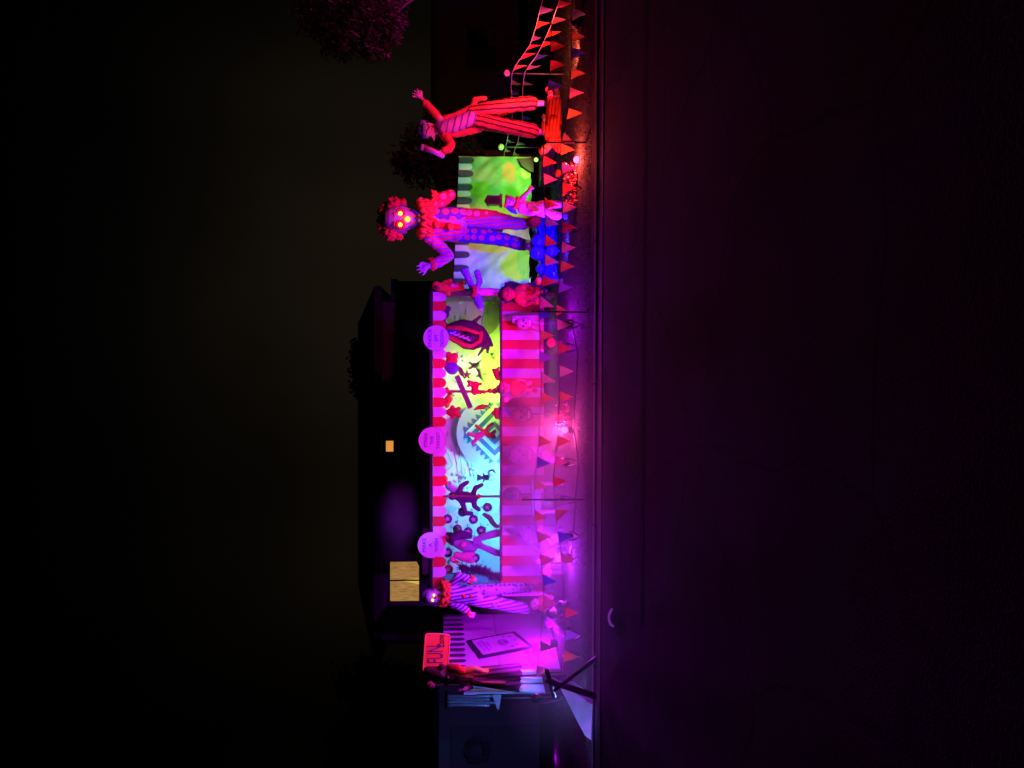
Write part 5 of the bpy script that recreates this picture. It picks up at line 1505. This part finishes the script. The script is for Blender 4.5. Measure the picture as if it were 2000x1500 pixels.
bunting('upper pennant string passing just before the stalls and the smoke',
        L((1078, 20), (1074, 130), (1068, 200), (1060, 320), (1062, 360), (1065, 430), (1064, 520), (1057, 560), (1053, 610), (1055, 660), (1054, 700), (1058, 745), (1055, 800), (1052, 862), (1048, 905), (1043, 950), (1044, 1005), (1050, 1050), (1056, 1092), (1061, 1140), (1062, 1175), (1055, 1260), (1048, 1315)),
        FL((90, 'r'), (128, 'r'), (166, 'b'), (315, 'r', -.2), (350, 'p'), (396, 'r', -.2), (430, 'v', -.3), (470, 'r', -.3, .85), (508, 's', -.2), (548, 'r', -.1), (590, 'p', -.4), (613, 'b', -.1, .8), (655, 'o'), (697, 'v', -.1), (737, 't', -.4), (776, 'o', -.2), (862, 'o', -.1), (903, 'b', -.1), (946, 't', -.3), (1006, 'o', -.2, .8), (1050, 's'), (1093, 's'), (1133, 'b', -.2), (1175, 'p', -.2), (1262, 'd', -.1), (1312, 'p')))
# side strings running away from the street along the right boundary
za, zb = .64, .36
bunting('upper pennant string climbing to the right corner post with the pink ball',
        [(1500 - y, x, yy) for x, y, yy in ((1064, -14, 11.3), (1057, 10, 11.5), (1046, 55, 11.9), (1035, 88, 12.3), (1021, 108, 12.6), (1007, 128, 12.8), (1000, 143, 13.0))],
        FL((20, 'v', .15), (50, 'r', .25), (75, 'v', .25, .7), (93, 'r', .35), (111, 'r', .45), (133, 'o', .4)), 29, 24)
bunting('lower pennant string climbing to the right corner post with the pink ball',
        [(1500 - y, x, yy) for x, y, yy in ((1096, -10, 11.3), (1086, 20, 11.6), (1074, 55, 11.95), (1058, 90, 12.35), (1046, 112, 12.65), (1032, 130, 12.8), (1024, 143, 13.0))],
        FL((8, 'r', .15), (40, 'd', .15), (66, 'r', .35), (88, 'r', .25), (113, 'b', .35), (132, 't', .5)), 29, 24)
def Q(*a): return [(1500 - y, x, Yy) for x, y, Yy in a]
bunting('upper pennant string across the far side behind the ringmaster',
        Q((1000, 146, 13.1), (998, 170, 13.5), (1001, 200, 14.0), (1000, 235, 14.6), (990, 275, 15.4), (985, 300, 15.9), (982, 325, 16.4)),
        FL((160, 'g', -.3), (180, 'b', -.2, .8), (218, 'd', .1), (276, 'g', -.2), (293, 't', -.2, .6)), 27, 22)
bunting('lower pennant string across the far side behind the ringmaster',
        Q((1024, 146, 13.1), (1021, 170, 13.5), (1020, 235, 14.6), (1012, 275, 15.4), (1003, 300, 15.9), (998, 325, 16.4)),
        FL((163, 'g', -.3), (230, 'b', -.3), (246, 's', -.2), (280, 'g', -.3), (300, 't', -.2, .7)), 27, 22)
def ball_post(u, v, v1, Y, m, lab):
    c = P(u, v, Y)
    t = thing('ball_post', lab, 'post', (c.x, Y, 0), 'far posts topped with balls')
    mb = MB(); mb.tube([(c.x, Y, 0), (c.x, Y, c.z)], .018, 8); mb.build('post', BLACKM, t)
    mb = MB(); mb.ball(c, .0042 * Y, 16, 10); mb.build('ball', m, t, True)
ball_post(1357, 990, 1050, 13.1, PINK, 'thin post topped with a pink ball where the right strings meet')
ball_post(1213, 978, 1040, 15.2, mat('lime_ball', (.40, .72, .22), .5), 'thin post topped with a lime green ball beside the green stall')

# ------------------------------------------------------------------ ticket booth wall (left)
def ticket():
    a = P(302, 1064, 16.0); b = P(193, 1098, 13.4)
    a0, b0 = Vector((a.x, 16.0, 0)), Vector((b.x, 13.4, 0))
    d = (b0 - a0); Lw = d.length; d.normalize()
    nrm = Vector((d.y, -d.x, 0))
    if nrm.y > 0: nrm = -nrm
    za_, zb_ = P(302, 866, 16.0).z, P(193, 866, 13.4).z
    t = thing('ticket_booth', 'ticket booth wall of pale panels with dark scalloped top and tilted poster', 'booth', a0.lerp(b0, .5))
    pm = mat('booth_panel', (.66, .62, .66), .75, .06, 4, .1)
    mb = MB(); n = 3
    ztop = lambda s: za_ + (zb_ - za_) * s
    for i in range(n):
        s0, s1 = i / n + .004, (i + 1) / n - .004
        p0, p1 = a0.lerp(b0, s0), a0.lerp(b0, s1)
        for (z0a, z0b, f0, f1) in ((.02, .02, .52, .52), (.525, .525, 1, 1)):
            lo0 = .02 if f0 < 1 else ztop(s0) * .525; lo1 = .02 if f0 < 1 else ztop(s1) * .525
            q = [p0 + Vector((0, 0, lo0)), p1 + Vector((0, 0, lo1)), p1 + Vector((0, 0, ztop(s1) * f1)), p0 + Vector((0, 0, ztop(s0) * f0))]
            mb.prism(q, -nrm * .05)
    mb.build('wall', pm, t)
    mb = MB(); k = 11
    for i in range(k):
        s0, s1 = (i + .27) / k, (i + .75) / k
        p0, p1 = a0.lerp(b0, s0), a0.lerp(b0, s1); h = .40
        zt = ztop((s0 + s1) / 2) - .01
        pts = [p0 + Vector((0, 0, zt)), p1 + Vector((0, 0, zt))]
        for j in range(0, 7):
            th = PI * j / 6
            pc = p0.lerp(p1, .5 + math.cos(th) * .5)
            pts.append(pc + Vector((0, 0, zt - h + .08 - math.sin(th) * .08)))
        mb.prism([p + nrm * .022 for p in pts], nrm * .006)
    mb.build('valance', GREYSTRIPE, t)
    # tilted framed poster on the wall
    def wp(s, z, o=.03): return a0.lerp(b0, s) + Vector((0, 0, z)) + nrm * o
    def on_wall(u, v):
        # where the ray through (u,v) meets the wall plane
        dr = (P(u, v, 10) - CO); f = (a0 - CO).dot(nrm) / dr.dot(nrm)
        return CO + dr * f
    cs = [on_wall(212, 937), on_wall(245, 911), on_wall(263, 1005), on_wall(233, 1043)]
    ct = sum(cs, Vector()) / 4
    mb = MB(); mb.prism([c + nrm * .012 for c in cs], nrm * .03); po = mb.build('poster_frame', INK, t)
    ins = [ct + (c - ct) * .84 for c in cs]
    mb = MB(); mb.prism([c + nrm * .0445 for c in ins], nrm * .004); mb.build('poster', PAPER, po)
    def pp(s, q, o=.052):
        return ins[0].lerp(ins[1], s).lerp(ins[3].lerp(ins[2], s), q) + nrm * o
    mb = MB(); rnd = random.Random(9)
    # printed squiggles and stars, too small to read
    for row, (x0_, x1_) in enumerate(((.2, .8), (.15, .85), (.25, .7))):
        m_ = 24; q0 = .10 + row * .085
        mb.tube([pp(x0_ + (x1_ - x0_) * i / m_, q0 + .022 * math.sin(i * 2.1 + row) + .01 * math.sin(i * 5)) for i in range(m_ + 1)], .012, 5)
    for i in range(5):
        mb.tube([pp(.5 + .22 * math.cos(k * PI / 8) * (1 - i * .18), .60 + .11 * math.sin(k * PI / 8) * (1 - i * .18)) for k in range(17)], .008, 5)
    for (s, q) in ((.2, .82), (.5, .88), (.8, .85), (.85, .72), (.15, .7)):
        c = pp(s, q)
        e1 = (ins[1] - ins[0]).normalized(); e2 = (ins[3] - ins[0]).normalized()
        mb.prism([c + e1 * math.cos(k * PI / 5) * (.045 if k % 2 else .02) + e2 * math.sin(k * PI / 5) * (.045 if k % 2 else .02) for k in range(10)], nrm * .003)
    mb.build('printing', mat('faded_print', (.36, .16, .42), .7), po)
    return t
ticket()
def ticket_sign():
    Y = 13.6
    cs = [(188, 826), (263, 831), (261, 879), (194, 875)]
    q = outline(cs, Y)
    t = thing('sign', 'coral red board with FUN Zone painted on it above the ticket booth', 'sign', q[3])
    # rounded board
    pts = []
    for i in range(4):
        p0, p1, p2 = q[i - 1], q[i], q[(i + 1) % 4]
        r = .055
        a = p1 + (p0 - p1).normalized() * r; b = p1 + (p2 - p1).normalized() * r
        for k in range(5):
            f = k / 4; pts.append(a.lerp(p1, f).lerp(p1.lerp(b, f), f))
    mb = MB(); mb.prism(pts, (0, .04, 0)); mb.build('board', CORAL, t)
    mb = MB(); mb.tube([p + Vector((0, -.004, 0)) for p in pts] + [pts[0] + Vector((0, -.004, 0))], .011, 6, False); mb.build('rim', mat('rim_paint', (.88, .34, .28), .5), t, True)
    mb = MB(); mb.tube([P(196, 872, Y + .06), Vector((P(188, 870, Y).x, Y + .06, 0))], .03, 8); mb.build('post', BLACKM, t)
    c = P(213, 853, Y - .008)
    text_mesh('lettering', 'FUN', .40, P(222, 852, Y - .008), VIOINK, t, .006, 0, None, .42)
    text_mesh('lettering', 'Zone', .17, P(248, 862, Y - .008), INK, t, .005, 0, None, .62)
ticket_sign()

# ------------------------------------------------------------------ left end: witch, sheets, streamers, easel
def witch():
    Y = 12.6; K = Y / F
    t = thing('witch_figure', 'ragged witch figure with a red head hung on a pole beside the ticket booth', 'witch figure', P(180, 1120, Y).xy.to_3d())
    body('body', t, [chain(Y, (182, 868, 12), (181, 880, 10)), chain(Y, (180, 888, 7), (180, 905, 10)), chain(Y, (190, 902, 8), (170, 902, 8)), chain(Y, (180, 910, 11), (177, 940, 10), (174, 985, 8)), chain(Y, (192, 904, 6), (196, 925, 5, -.1), (190, 944, 4, -.2)), chain(Y, (168, 904, 6), (158, 920, 5, -.1), (152, 905, 4, -.2))]
         + hand(Y, 190, 945, -100, 13, 1, -.2) + hand(Y, 151, 903, 110, 13, -1, -.2), SKINP, .012)
    robe = mat_pattern('ragged_robe', 'stripe', (.30, .10, .22), (.09, .03, .06), .07, (1, .3, .1), .5)
    mb = MB()
    def fn(s, q):
        a = s * 2 * PI; r = (.10 + .10 * q) * (1 + .18 * math.sin(a * 6 + q))
        c0 = P(180, 896, Y); ln = 1.0 * (1 + .10 * noise.noise(Vector((math.cos(a) * 3, math.sin(a) * 3, 0))))
        return Vector((c0.x + math.cos(a) * r - .05 * q, Y + math.sin(a) * r * .8, c0.z - q * ln))
    mb.grid(fn, 60, 18); mb.build('robe', robe, t, True)
    body('sash', t, [chain(Y, (168, 925, 3, -.14), (166, 960, 3.5, -.18), (166, 985, 3, -.18))], YELLOWP, .009)
    body('hat', t, [chain(Y, (182, 864, 14, .05), (186, 850, 13, .06), (190, 838, 9, .06), (192, 832, 5, .06)), chain(Y, (166, 872, 6, .02), (198, 862, 6, .02))], mat('dark_red_felt', (.17, .03, .04), .85, .3, 12, .3), .013)
    face(t, P(181, 874, Y), 12 * K, INK, SKINP, REDP, SKINP)
    body('scarf', t, [chain(Y, (196, 880, 8, -.04), (194, 893, 9, -.06), (190, 905, 6, -.06))], REDP, .012)
    body('hair', t, [chain(Y, (170, 872, 5, .06), (168, 895, 4, .06)), chain(Y, (193, 872, 4, .08), (195, 900, 4, .08))], DARKHAIR, .011)
    mb = MB(); p = P(178, 985, Y); mb.tube([Vector((p.x, Y + .04, 0)), Vector((p.x, Y + .04, P(178, 905, Y).z))], .02, 8); mb.build('pole', WOOD, t)
witch()
mask('hanging_mask', 'dull orange mask hanging near the dark tree side of the witch', 161, 840, 8, 12.9, mat('orange_mask', (.50, .16, .09), .7, .3, 14, .3), INK, 11, 'mask', .9)
def blue_sheet():
    Y = 13.5
    t = thing('sheet_screen', 'pale sheet screen lit blue behind the witch figure', 'screen', P(165, 1066, Y))
    mb = MB()
    def fn(s, q):
        u = 143 + 47 * s; v = 906 + 160 * q - 10 * s * q
        p = P(u, v, Y); return p + Vector((0, .05 * math.sin(s * 11 + q * 3) + .03 * noise.noise(Vector((s * 5, q * 5, 2))), 0))
    mb.grid(fn, 40, 40); mb.build('cloth', mat('blue_white_sheet', (.55, .66, .74), .85, .18, 5, .4), t, True)
    mb = MB()
    rnd = random.Random(1)
    for i in range(6):
        s = rnd.uniform(.1, .9); pts = [P(143 + 47 * s + rnd.uniform(-1, 1), 912 + 22 * k, Y - .07) for k in range(6)]
        mb.tube(pts, .008, 5)
    mb.build('paint_streak', mat('olive_paint', (.42, .36, .08), .7), t)
    mb = MB()
    for u in (144, 189):
        p = P(u, 903, Y + .07); mb.tube([(p.x, p.y, 0), p], .02, 8)
    mb.tube([P(143, 905, Y + .07), P(190, 905, Y + .07)], .02, 8)
    mb.build('frame', WOOD, t)
blue_sheet()
def streamers():
    Y = 13.8
    t = thing('streamer_curtain', 'bundle of shiny blue silver streamers with a white tip behind the sheet screen', 'streamers', P(133, 980, Y))
    for k in range(5):
        u = 122 + k * 6
        mb = MB(); mb.tube([P(u + .8 * math.sin(v * .05 + k), v, Y + .03 * math.sin(v * .04 + 2 * k)) for v in range(872, 960 + (k % 2) * 12, 6)], .024, 8); mb.build('streamer', SILVER, t, True)
    mb = MB(); mb.prism(outline([(118, 970), (146, 960), (146, 980), (122, 976), (112, 974)], Y - .05), (0, .03, 0)); mb.build('tip', PALE, t)
    p = P(134, 868, Y + .05)
    mb = MB(); mb.tube([(p.x, p.y, 0), p], .02, 8); mb.tube([P(116, 871, Y + .03), P(150, 871, Y + .03)], .018, 8); mb.build('stand', BLACKM, t)
streamers()
def easel():
    Y = 9.6
    t = thing('folding_frame', 'dark crossed folding frame draped with a pale blue sheet at the lawn edge', 'folding frame', P(150, 1180, Y).xy.to_3d())
    pairs = [((152, 1084), (238, 1198), .022, .0), ((238, 1198), (250, 1196), .02, 0)]
    for (a, b, r, dy) in [((150, 1082), (232, 1186), .026, 0), ((172, 1066), (132, 1188), .040, .06), ((176, 1072), (112, 1180), .03, .35)]:
        pa, pb = P(a[0], a[1], Y + dy), P(b[0], b[1], Y + dy)
        if pb.z > .01: pb = pb + (pb - pa).normalized() * (pb.z / max(.05, (pa.z - pb.z) / (pa - pb).length))
        mb = MB(); dd = (pb - pa); mb.tube([pa, pa.lerp(pb, .5), pb], [r * .9, r, r], 10); mb.build('leg', BLACKM, t, True)
    mb = MB(); mb.tube([P(190, 1068, Y - .02), P(140, 1082, Y + .3)], .03, 10); mb.build('top_bar', BLACKM, t, True)
    mb = MB()
    L0 = [(163, 1090), (131, 1107), (95, 1126), (62, 1143), (46, 1162)]
    L1 = [(171, 1120), (146, 1152), (113, 1169), (76, 1180), (56, 1172)]
    def fn(s, q):
        k = s * (len(L0) - 1); i = min(int(k), len(L0) - 2); f = k - i
        u0 = L0[i][0] + (L0[i + 1][0] - L0[i][0]) * f; v0 = L0[i][1] + (L0[i + 1][1] - L0[i][1]) * f
        u1 = L1[i][0] + (L1[i + 1][0] - L1[i][0]) * f; v1 = L1[i][1] + (L1[i + 1][1] - L1[i][1]) * f
        p = P(u0 + (u1 - u0) * q, v0 + (v1 - v0) * q, Y + .12 + .2 * s)
        return p + Vector((0, .03 * math.sin(s * 9 + q * 4), .0))
    mb.grid(fn, 36, 14); mb.build('sheet', mat('pale_blue_sheet', (.50, .56, .66), .85, .15, 8, .25, 0, 0, .5), t, True)
easel()
def curved_strip():
    mb = MB(); z = .004
    pts = []
    for k in range(13):
        u = 277 + 33 * k / 12; v = 1189 + 6 * (2 * k / 12 - 1) ** 2 + (3 if k < 1 else 0)
        d = P(u, v, 10) - CO; f = (z - CO.z) / d.z
        pts.append(CO + d * f)
    mb.tube(pts, [.010] + [.013] * 11 + [.010], 10)
    o = mb.build('curved_strip', glow('strip_violet', (.30, .05, .60), .42), None, True, pts[6])  # thin curved strip with a weak violet emission of its own
    tag(o, 'curved violet strip lying at the gutter', 'glow stick')
curved_strip()

# ------------------------------------------------------------------ floodlights (housing + lens + the light itself)
def flood(label, p, aim, col, energy, spot=R(130), r=.075, rad=.05, kind='SPOT', globe=None, name='floodlight'):
    p = Vector(p)
    t = thing(name, label, 'floodlight', (p.x, p.y, 0 if p.z < .7 else p.z - .12), 'coloured floodlights among the decorations')
    d = (Vector(aim) - p).normalized()
    if globe:                       # bare coloured bulb on a socket, shines all round
        mb = MB(); mb.tube([Vector((p.x, p.y, t.location.z)), p - Vector((0, 0, .05))], [.06, .035], 12); mb.build('housing', BLACKM, t, True)
        mb = MB(); mb.ball(p, globe[0], 16, 10); mb.build('bulb', glow('bulb_glow', globe[1], globe[2]), t, True)
        lamp('light', p + Vector((0, -.02, globe[0] + .05)), col, energy, 'SPOT' if spot < R(125) else 'POINT', aim, spot, .5, rad, t)
        return t
    mb = MB(); mb.tube([p - d * .14, p - d * .02, p + d * .005], [r * .7, r, r * 1.05], 16); mb.build('housing', BLACKM, t, True)
    mb = MB(); mb.tube([p + d * .006, p + d * .02], [r * .92, r * .85], 16); mb.build('lens', glow('lens_glow', col, 6.0), t)
    mb = MB(); mb.tube([p - d * .08 + Vector((r * 1.15, 0, 0)), p - d * .08 + Vector((r * 1.15, 0, -r)), Vector((p.x, p.y, t.location.z)), p - d * .08 + Vector((-r * 1.15, 0, -r)), p - d * .08 + Vector((-r * 1.15, 0, 0))], .010, 6); mb.build('yoke', BLACKM, t)
    pos = p + d * .09 if kind == 'SPOT' else p + d * .12 + Vector((0, 0, .10))
    lamp('light', pos, col, energy, kind, p + d * 3, spot, .5, rad, t)
    return t
GREEN = (.20, 1.0, .04); MAG = (.46, .02, 1.0); HOTPINK = (1.0, .06, .34); REDL = (1.0, .07, .05); VIO = (.20, .0, 1.0)
RB = (1.0, .05, .20)
# behind the counter, washing the backdrop
flood('yellow green floodlight hidden behind the counter right of centre', P(752, 990, 15.2), P(752, 925, 16.15), (.45, 1.0, .06), 150, R(155))
flood('cyan floodlight hidden behind the counter left of centre', P(560, 990, 15.2), P(560, 925, 16.15), (.12, .72, 1.0), 140, R(155))
flood('blue floodlight hidden behind the counter near the striped puppet', P(425, 992, 15.3), P(420, 920, 16.15), (.04, .36, 1.0), 55, R(140))
# front of the booth
flood('magenta floodlight on the grass in the smoke facing the counter', P(410, 1110, 12.1), P(420, 930, 14.5), (.46, .02, 1.0), 210, R(140), kind='POINT')
flood('red bulb lamp beside a sparkling cluster before the counter', P(660, 1103, 11.9), P(690, 960, 14.5), HOTPINK, 105, globe=(.052, RB, 9))
flood('violet floodlight on the grass by the long haired figure', P(866, 1102, 12.0), P(900, 900, 14.5), (.42, .0, .90), 95, R(120), kind='POINT')
flood('magenta spotlight added behind the front bunting aimed at the MAKE A WISH sign', P(452, 1105, 10.9), P(410, 862, 14.5), MAG, 800, R(48), r=.05, name='fill_spot')  # added fill light to brighten this sign and the valance around it
flood('pink spotlight added behind the front bunting aimed at the STRIKE THE TARGET sign', P(598, 1098, 10.9), P(660, 862, 14.5), (.75, .0, .75), 640, R(46), r=.05, name='fill_spot')  # added helper light, lifts the middle sign and its valance
flood('violet spotlight added behind the front bunting aimed at the KNOCK EM DOWN sign', P(866, 1100, 10.8), P(860, 872, 14.5), (.34, .0, 1.0), 620, R(46), r=.05, name='fill_spot')  # added helper, unseen fixture that brightens the right sign and valance
flood('magenta floodlight at the foot of the ticket booth wall', P(243, 1078, 14.2), P(245, 930, 15.0), (.56, .0, .95), 120, R(150), kind='POINT')
flood('magenta spotlight added behind the front bunting aimed at the tilted poster', P(259, 1112, 10.9), P(245, 948, 14.8), (.52, .0, 1.0), 900, R(36), r=.05, name='fill_spot')  # added to brighten the upper part of the ticket wall
flood('pink spotlight added behind the front bunting aimed at the right half of the counter', P(820, 1103, 10.9), P(800, 1005, 14.5), (1.0, .0, .42), 330, R(34), r=.05, name='fill_spot')  # extra light put in to redden the right counter stripes
flood('small red spotlight added behind the front bunting aimed at the hair of the giant clown', P(1132, 1110, 10.9), P(1085, 800, 14.3), (1.0, .02, .03), 560, R(26), r=.05, name='fill_spot')  # added for a fiery red on hair and ruff
flood('blue spotlight added behind the front bunting aimed over the booth roof', P(522, 1088, 10.8), P(480, 778, 14.9), (.10, .12, 1.0), 520, R(17), r=.05, name='fill_spot')  # put in only to light the smoke puff blue
flood('coral spotlight added behind the front bunting aimed at the FUN Zone sign', P(219, 1106, 10.9), P(226, 853, 13.6), (1.0, .06, .14), 420, R(20), r=.05, name='fill_spot')  # dedicated light added to make the coral board brighter
flood('blue floodlight low behind the witch figure', P(136, 1046, 12.5), P(155, 985, 13.6), (.10, .22, 1.0), 50, R(84))
flood('blue floodlight added behind the pale sheet of the folding frame', P(112, 1134, 11.0), P(110, 1142, 9.8), (.20, .28, 1.0), 170, R(120), r=.05)  # added unseen lamp that lights the sheet through from behind
flood('dim violet floodlight added on the grass before the garage', P(20, 1098, 14.5), P(20, 950, 18.0), (.36, .0, .70), 8, R(110), kind='POINT')  # unseen lamp put in to tint the garage wall violet
flood('red bulb lamp in front of the green stall', P(1188, 1127, 11.2), P(1255, 930, 13.4), REDL, 85, globe=(.052, RB, 9))
flood('red floodlight added behind the front bunting aimed up at the ringmaster', P(1455, 1124, 10.9), P(1270, 950, 13.4), (1.0, .03, .26), 420, R(56))  # additional hidden lamp added to brighten the ringmaster more evenly
flood('small red spotlight added behind the front bunting aimed at the climbing strings', P(1395, 1126, 10.9), P(1420, 1035, 14.0), (1.0, .10, .06), 420, R(70), r=.05, name='fill_spot')  # added so that the climbing pennants show red
flood('lime bulb lamp on the dark crate beside the green stall', P(1188, 1047, 14.6), P(1150, 960, 15.6), GREEN, 100, R(100), globe=(.038, (.22, 1.0, .10), 3.5))
flood('blue floodlight at the clown platform', P(1017, 1108, 12.2), P(1040, 960, 14.3), (.09, .01, 1.0), 260, R(140))
flood('violet spotlight added behind the front bunting aimed at the giant clown', P(1055, 1110, 10.9), P(1070, 850, 14.3), (.20, .0, 1.0), 420, R(44), r=.05, name='fill_spot')  # added unseen light to make the clown brighter and more saturated
flood('yellow green floodlight behind the platform', P(1010, 1042, 14.75), P(990, 990, 15.6), (.65, 1.0, .25), 22, R(110))
flood('white violet floodlight behind the blue balloons', P(952, 1040, 14.8), P(955, 930, 15.6), (.42, .42, 1.0), 36, R(150))
flood('magenta floodlight at the foot of the tall tree', Vector((9.0, 17.0, .15)), P(1470, 690, 19), (.62, .01, .42), 1300, R(60))

# the dark box beside the stall
def crate():
    Y = 14.55
    a, b = P(1148, 1086, Y), P(1216, 1056, Y)
    t = thing('crate', 'low dark crate carrying the lime bulb lamp', 'crate', ((a.x + b.x) / 2, Y, 0))
    z1 = b.z
    mb = MB()
    for k in range(3):
        h = z1 / 3
        mb.box(((a.x + b.x) / 2, Y + .25, h * k + h / 2), (b.x - a.x, .5, h - .012))
    mb.build('slats', WOOD, t)
    mb = MB()
    for x in (a.x + .03, b.x - .03):
        mb.box((x, Y - .012, z1 / 2), (.05, .02, z1 - .01))
    mb.build('corner_batten', WOOD, t)
crate()

# clusters of little sparkling baubles next to the two red lamps
def cluster(name, label, u0, u1, v0, v1, Y, n, seed):
    rnd = random.Random(seed)
    t = thing(name, label, 'ornament', P((u0 + u1) / 2, v1, Y).xy.to_3d())
    mb = MB()
    for i in range(n):
        p = P(rnd.uniform(u0, u1), rnd.uniform(v0, v1), Y + rnd.uniform(-.12, .12))
        if p.z < .02: p.z = .02
        mb.ball(p, rnd.uniform(.014, .03), 8, 6)
    mb.build('baubles', mat('pink_tinsel', (.80, .12, .22), .2, .2, 20, 0, .5), t, True)
    mb = MB(); rnd = random.Random(seed + 1)
    for i in range(n * 3):
        p = P(rnd.uniform(u0, u1), rnd.uniform(v0, v1), Y + rnd.uniform(-.12, .12))
        d = Vector((rnd.gauss(0, 1), rnd.gauss(0, 1), rnd.gauss(0, 1))).normalized() * .06; q = d.orthogonal().normalized() * .005
        if p.z < .03: p.z = .03
        mb.add([p - q, p + q, p + d], [(0, 1, 2)])
    mb.build('tinsel', REDP, t)
cluster('tinsel_cluster', 'sparkling red tinsel cluster beside the red floodlight before the counter', 672, 722, 1086, 1112, 11.9, 40, 1)
cluster('tinsel_cluster', 'red tinsel cluster on the grass by the pumpkin and red floodlight', 1100, 1180, 1100, 1134, 11.4, 46, 2)

# ------------------------------------------------------------------ smoke
def smoke(c, r, dens, label, seed):
    mb = MB(); mb.ball(c, r, 24, 16)
    m = bpy.data.materials.new('stage_smoke'); m.use_nodes = True
    t = m.node_tree; t.nodes.clear()
    o_ = nd(t, 'ShaderNodeOutputMaterial'); pv = nd(t, 'ShaderNodeVolumePrincipled'); co = nd(t, 'ShaderNodeTexCoord')
    pv.inputs['Color'].default_value = (.9, .88, .92, 1); pv.inputs['Anisotropy'].default_value = .2
    no = nd(t, 'ShaderNodeTexNoise'); no.inputs['Scale'].default_value = 1.5; no.inputs['Detail'].default_value = 3
    t.links.new(co.outputs['Object'], no.inputs['Vector'])
    # soft falloff to the rim
    sc_ = nd(t, 'ShaderNodeVectorMath', operation='DIVIDE'); sc_.inputs[1].default_value = r
    ln = nd(t, 'ShaderNodeVectorMath', operation='LENGTH')
    t.links.new(co.outputs['Object'], sc_.inputs[0]); t.links.new(sc_.outputs[0], ln.inputs[0])
    mr = nd(t, 'ShaderNodeMapRange'); mr.interpolation_type = 'SMOOTHSTEP'
    mr.inputs['From Min'].default_value = 1.0; mr.inputs['From Max'].default_value = .2
    t.links.new(ln.outputs['Value'], mr.inputs['Value'])
    m2 = nd(t, 'ShaderNodeMapRange'); m2.inputs['From Min'].default_value = .3; m2.inputs['From Max'].default_value = .7; m2.inputs['To Min'].default_value = .25; m2.inputs['To Max'].default_value = 1.4
    t.links.new(no.outputs['Fac'], m2.inputs['Value'])
    mu = nd(t, 'ShaderNodeMath', operation='MULTIPLY'); mu2 = nd(t, 'ShaderNodeMath', operation='MULTIPLY'); mu2.inputs[1].default_value = dens
    t.links.new(mr.outputs[0], mu.inputs[0]); t.links.new(m2.outputs[0], mu.inputs[1]); t.links.new(mu.outputs[0], mu2.inputs[0])
    t.links.new(mu2.outputs[0], pv.inputs['Density']); t.links.new(pv.outputs[0], o_.inputs['Volume'])
    o = mb.build('smoke', m, None, True, c)
    return tag(o, label, 'smoke', None, 'stuff')
smoke(P(560, 1068, 12.3), (1.9, .95, .75), .32, 'purple lit stage smoke drifting before the counter', 0)

smoke(P(500, 1075, 10.2), (3.3, 2.9, 1.2), .27, 'thin purple smoke spreading over the kerb and road', 0)
smoke(P(475, 783, 14.9), (1.0, .5, .55), .6, 'faint bluish smoke puff above the booth roof before the house', 0)

# power cables lying on the lawn
def cable(label, pts):
    mb = MB(); n = []
    for a, b in zip(pts, pts[1:]):
        for k in range(12):
            f = k / 12; x = a[0] + (b[0] - a[0]) * f; y_ = a[1] + (b[1] - a[1]) * f + .08 * noise.noise(Vector((x * 2, 0, a[0])))
            n.append((x, y_, lz(x, y_) + .012))
    mb.tube(n, .011, 6)
    tag(mb.build('power_cable', BLACKM, None, True, n[0]), label, 'cable')
cable('black power cable on the grass from the magenta floodlight towards the kerb lamps', [(P(410, 0, 12.1).x, 12.0), (-1.2, 11.2), (P(660, 0, 11.9).x, 11.8), (.4, 11.3), (P(866, 0, 12).x, 11.9)])
cable('black power cable on the grass along the platform to the green stall lamp', [(P(1017, 0, 12.2).x, 12.1), (2.6, 11.4), (P(1188, 0, 11.2).x, 11.3)])
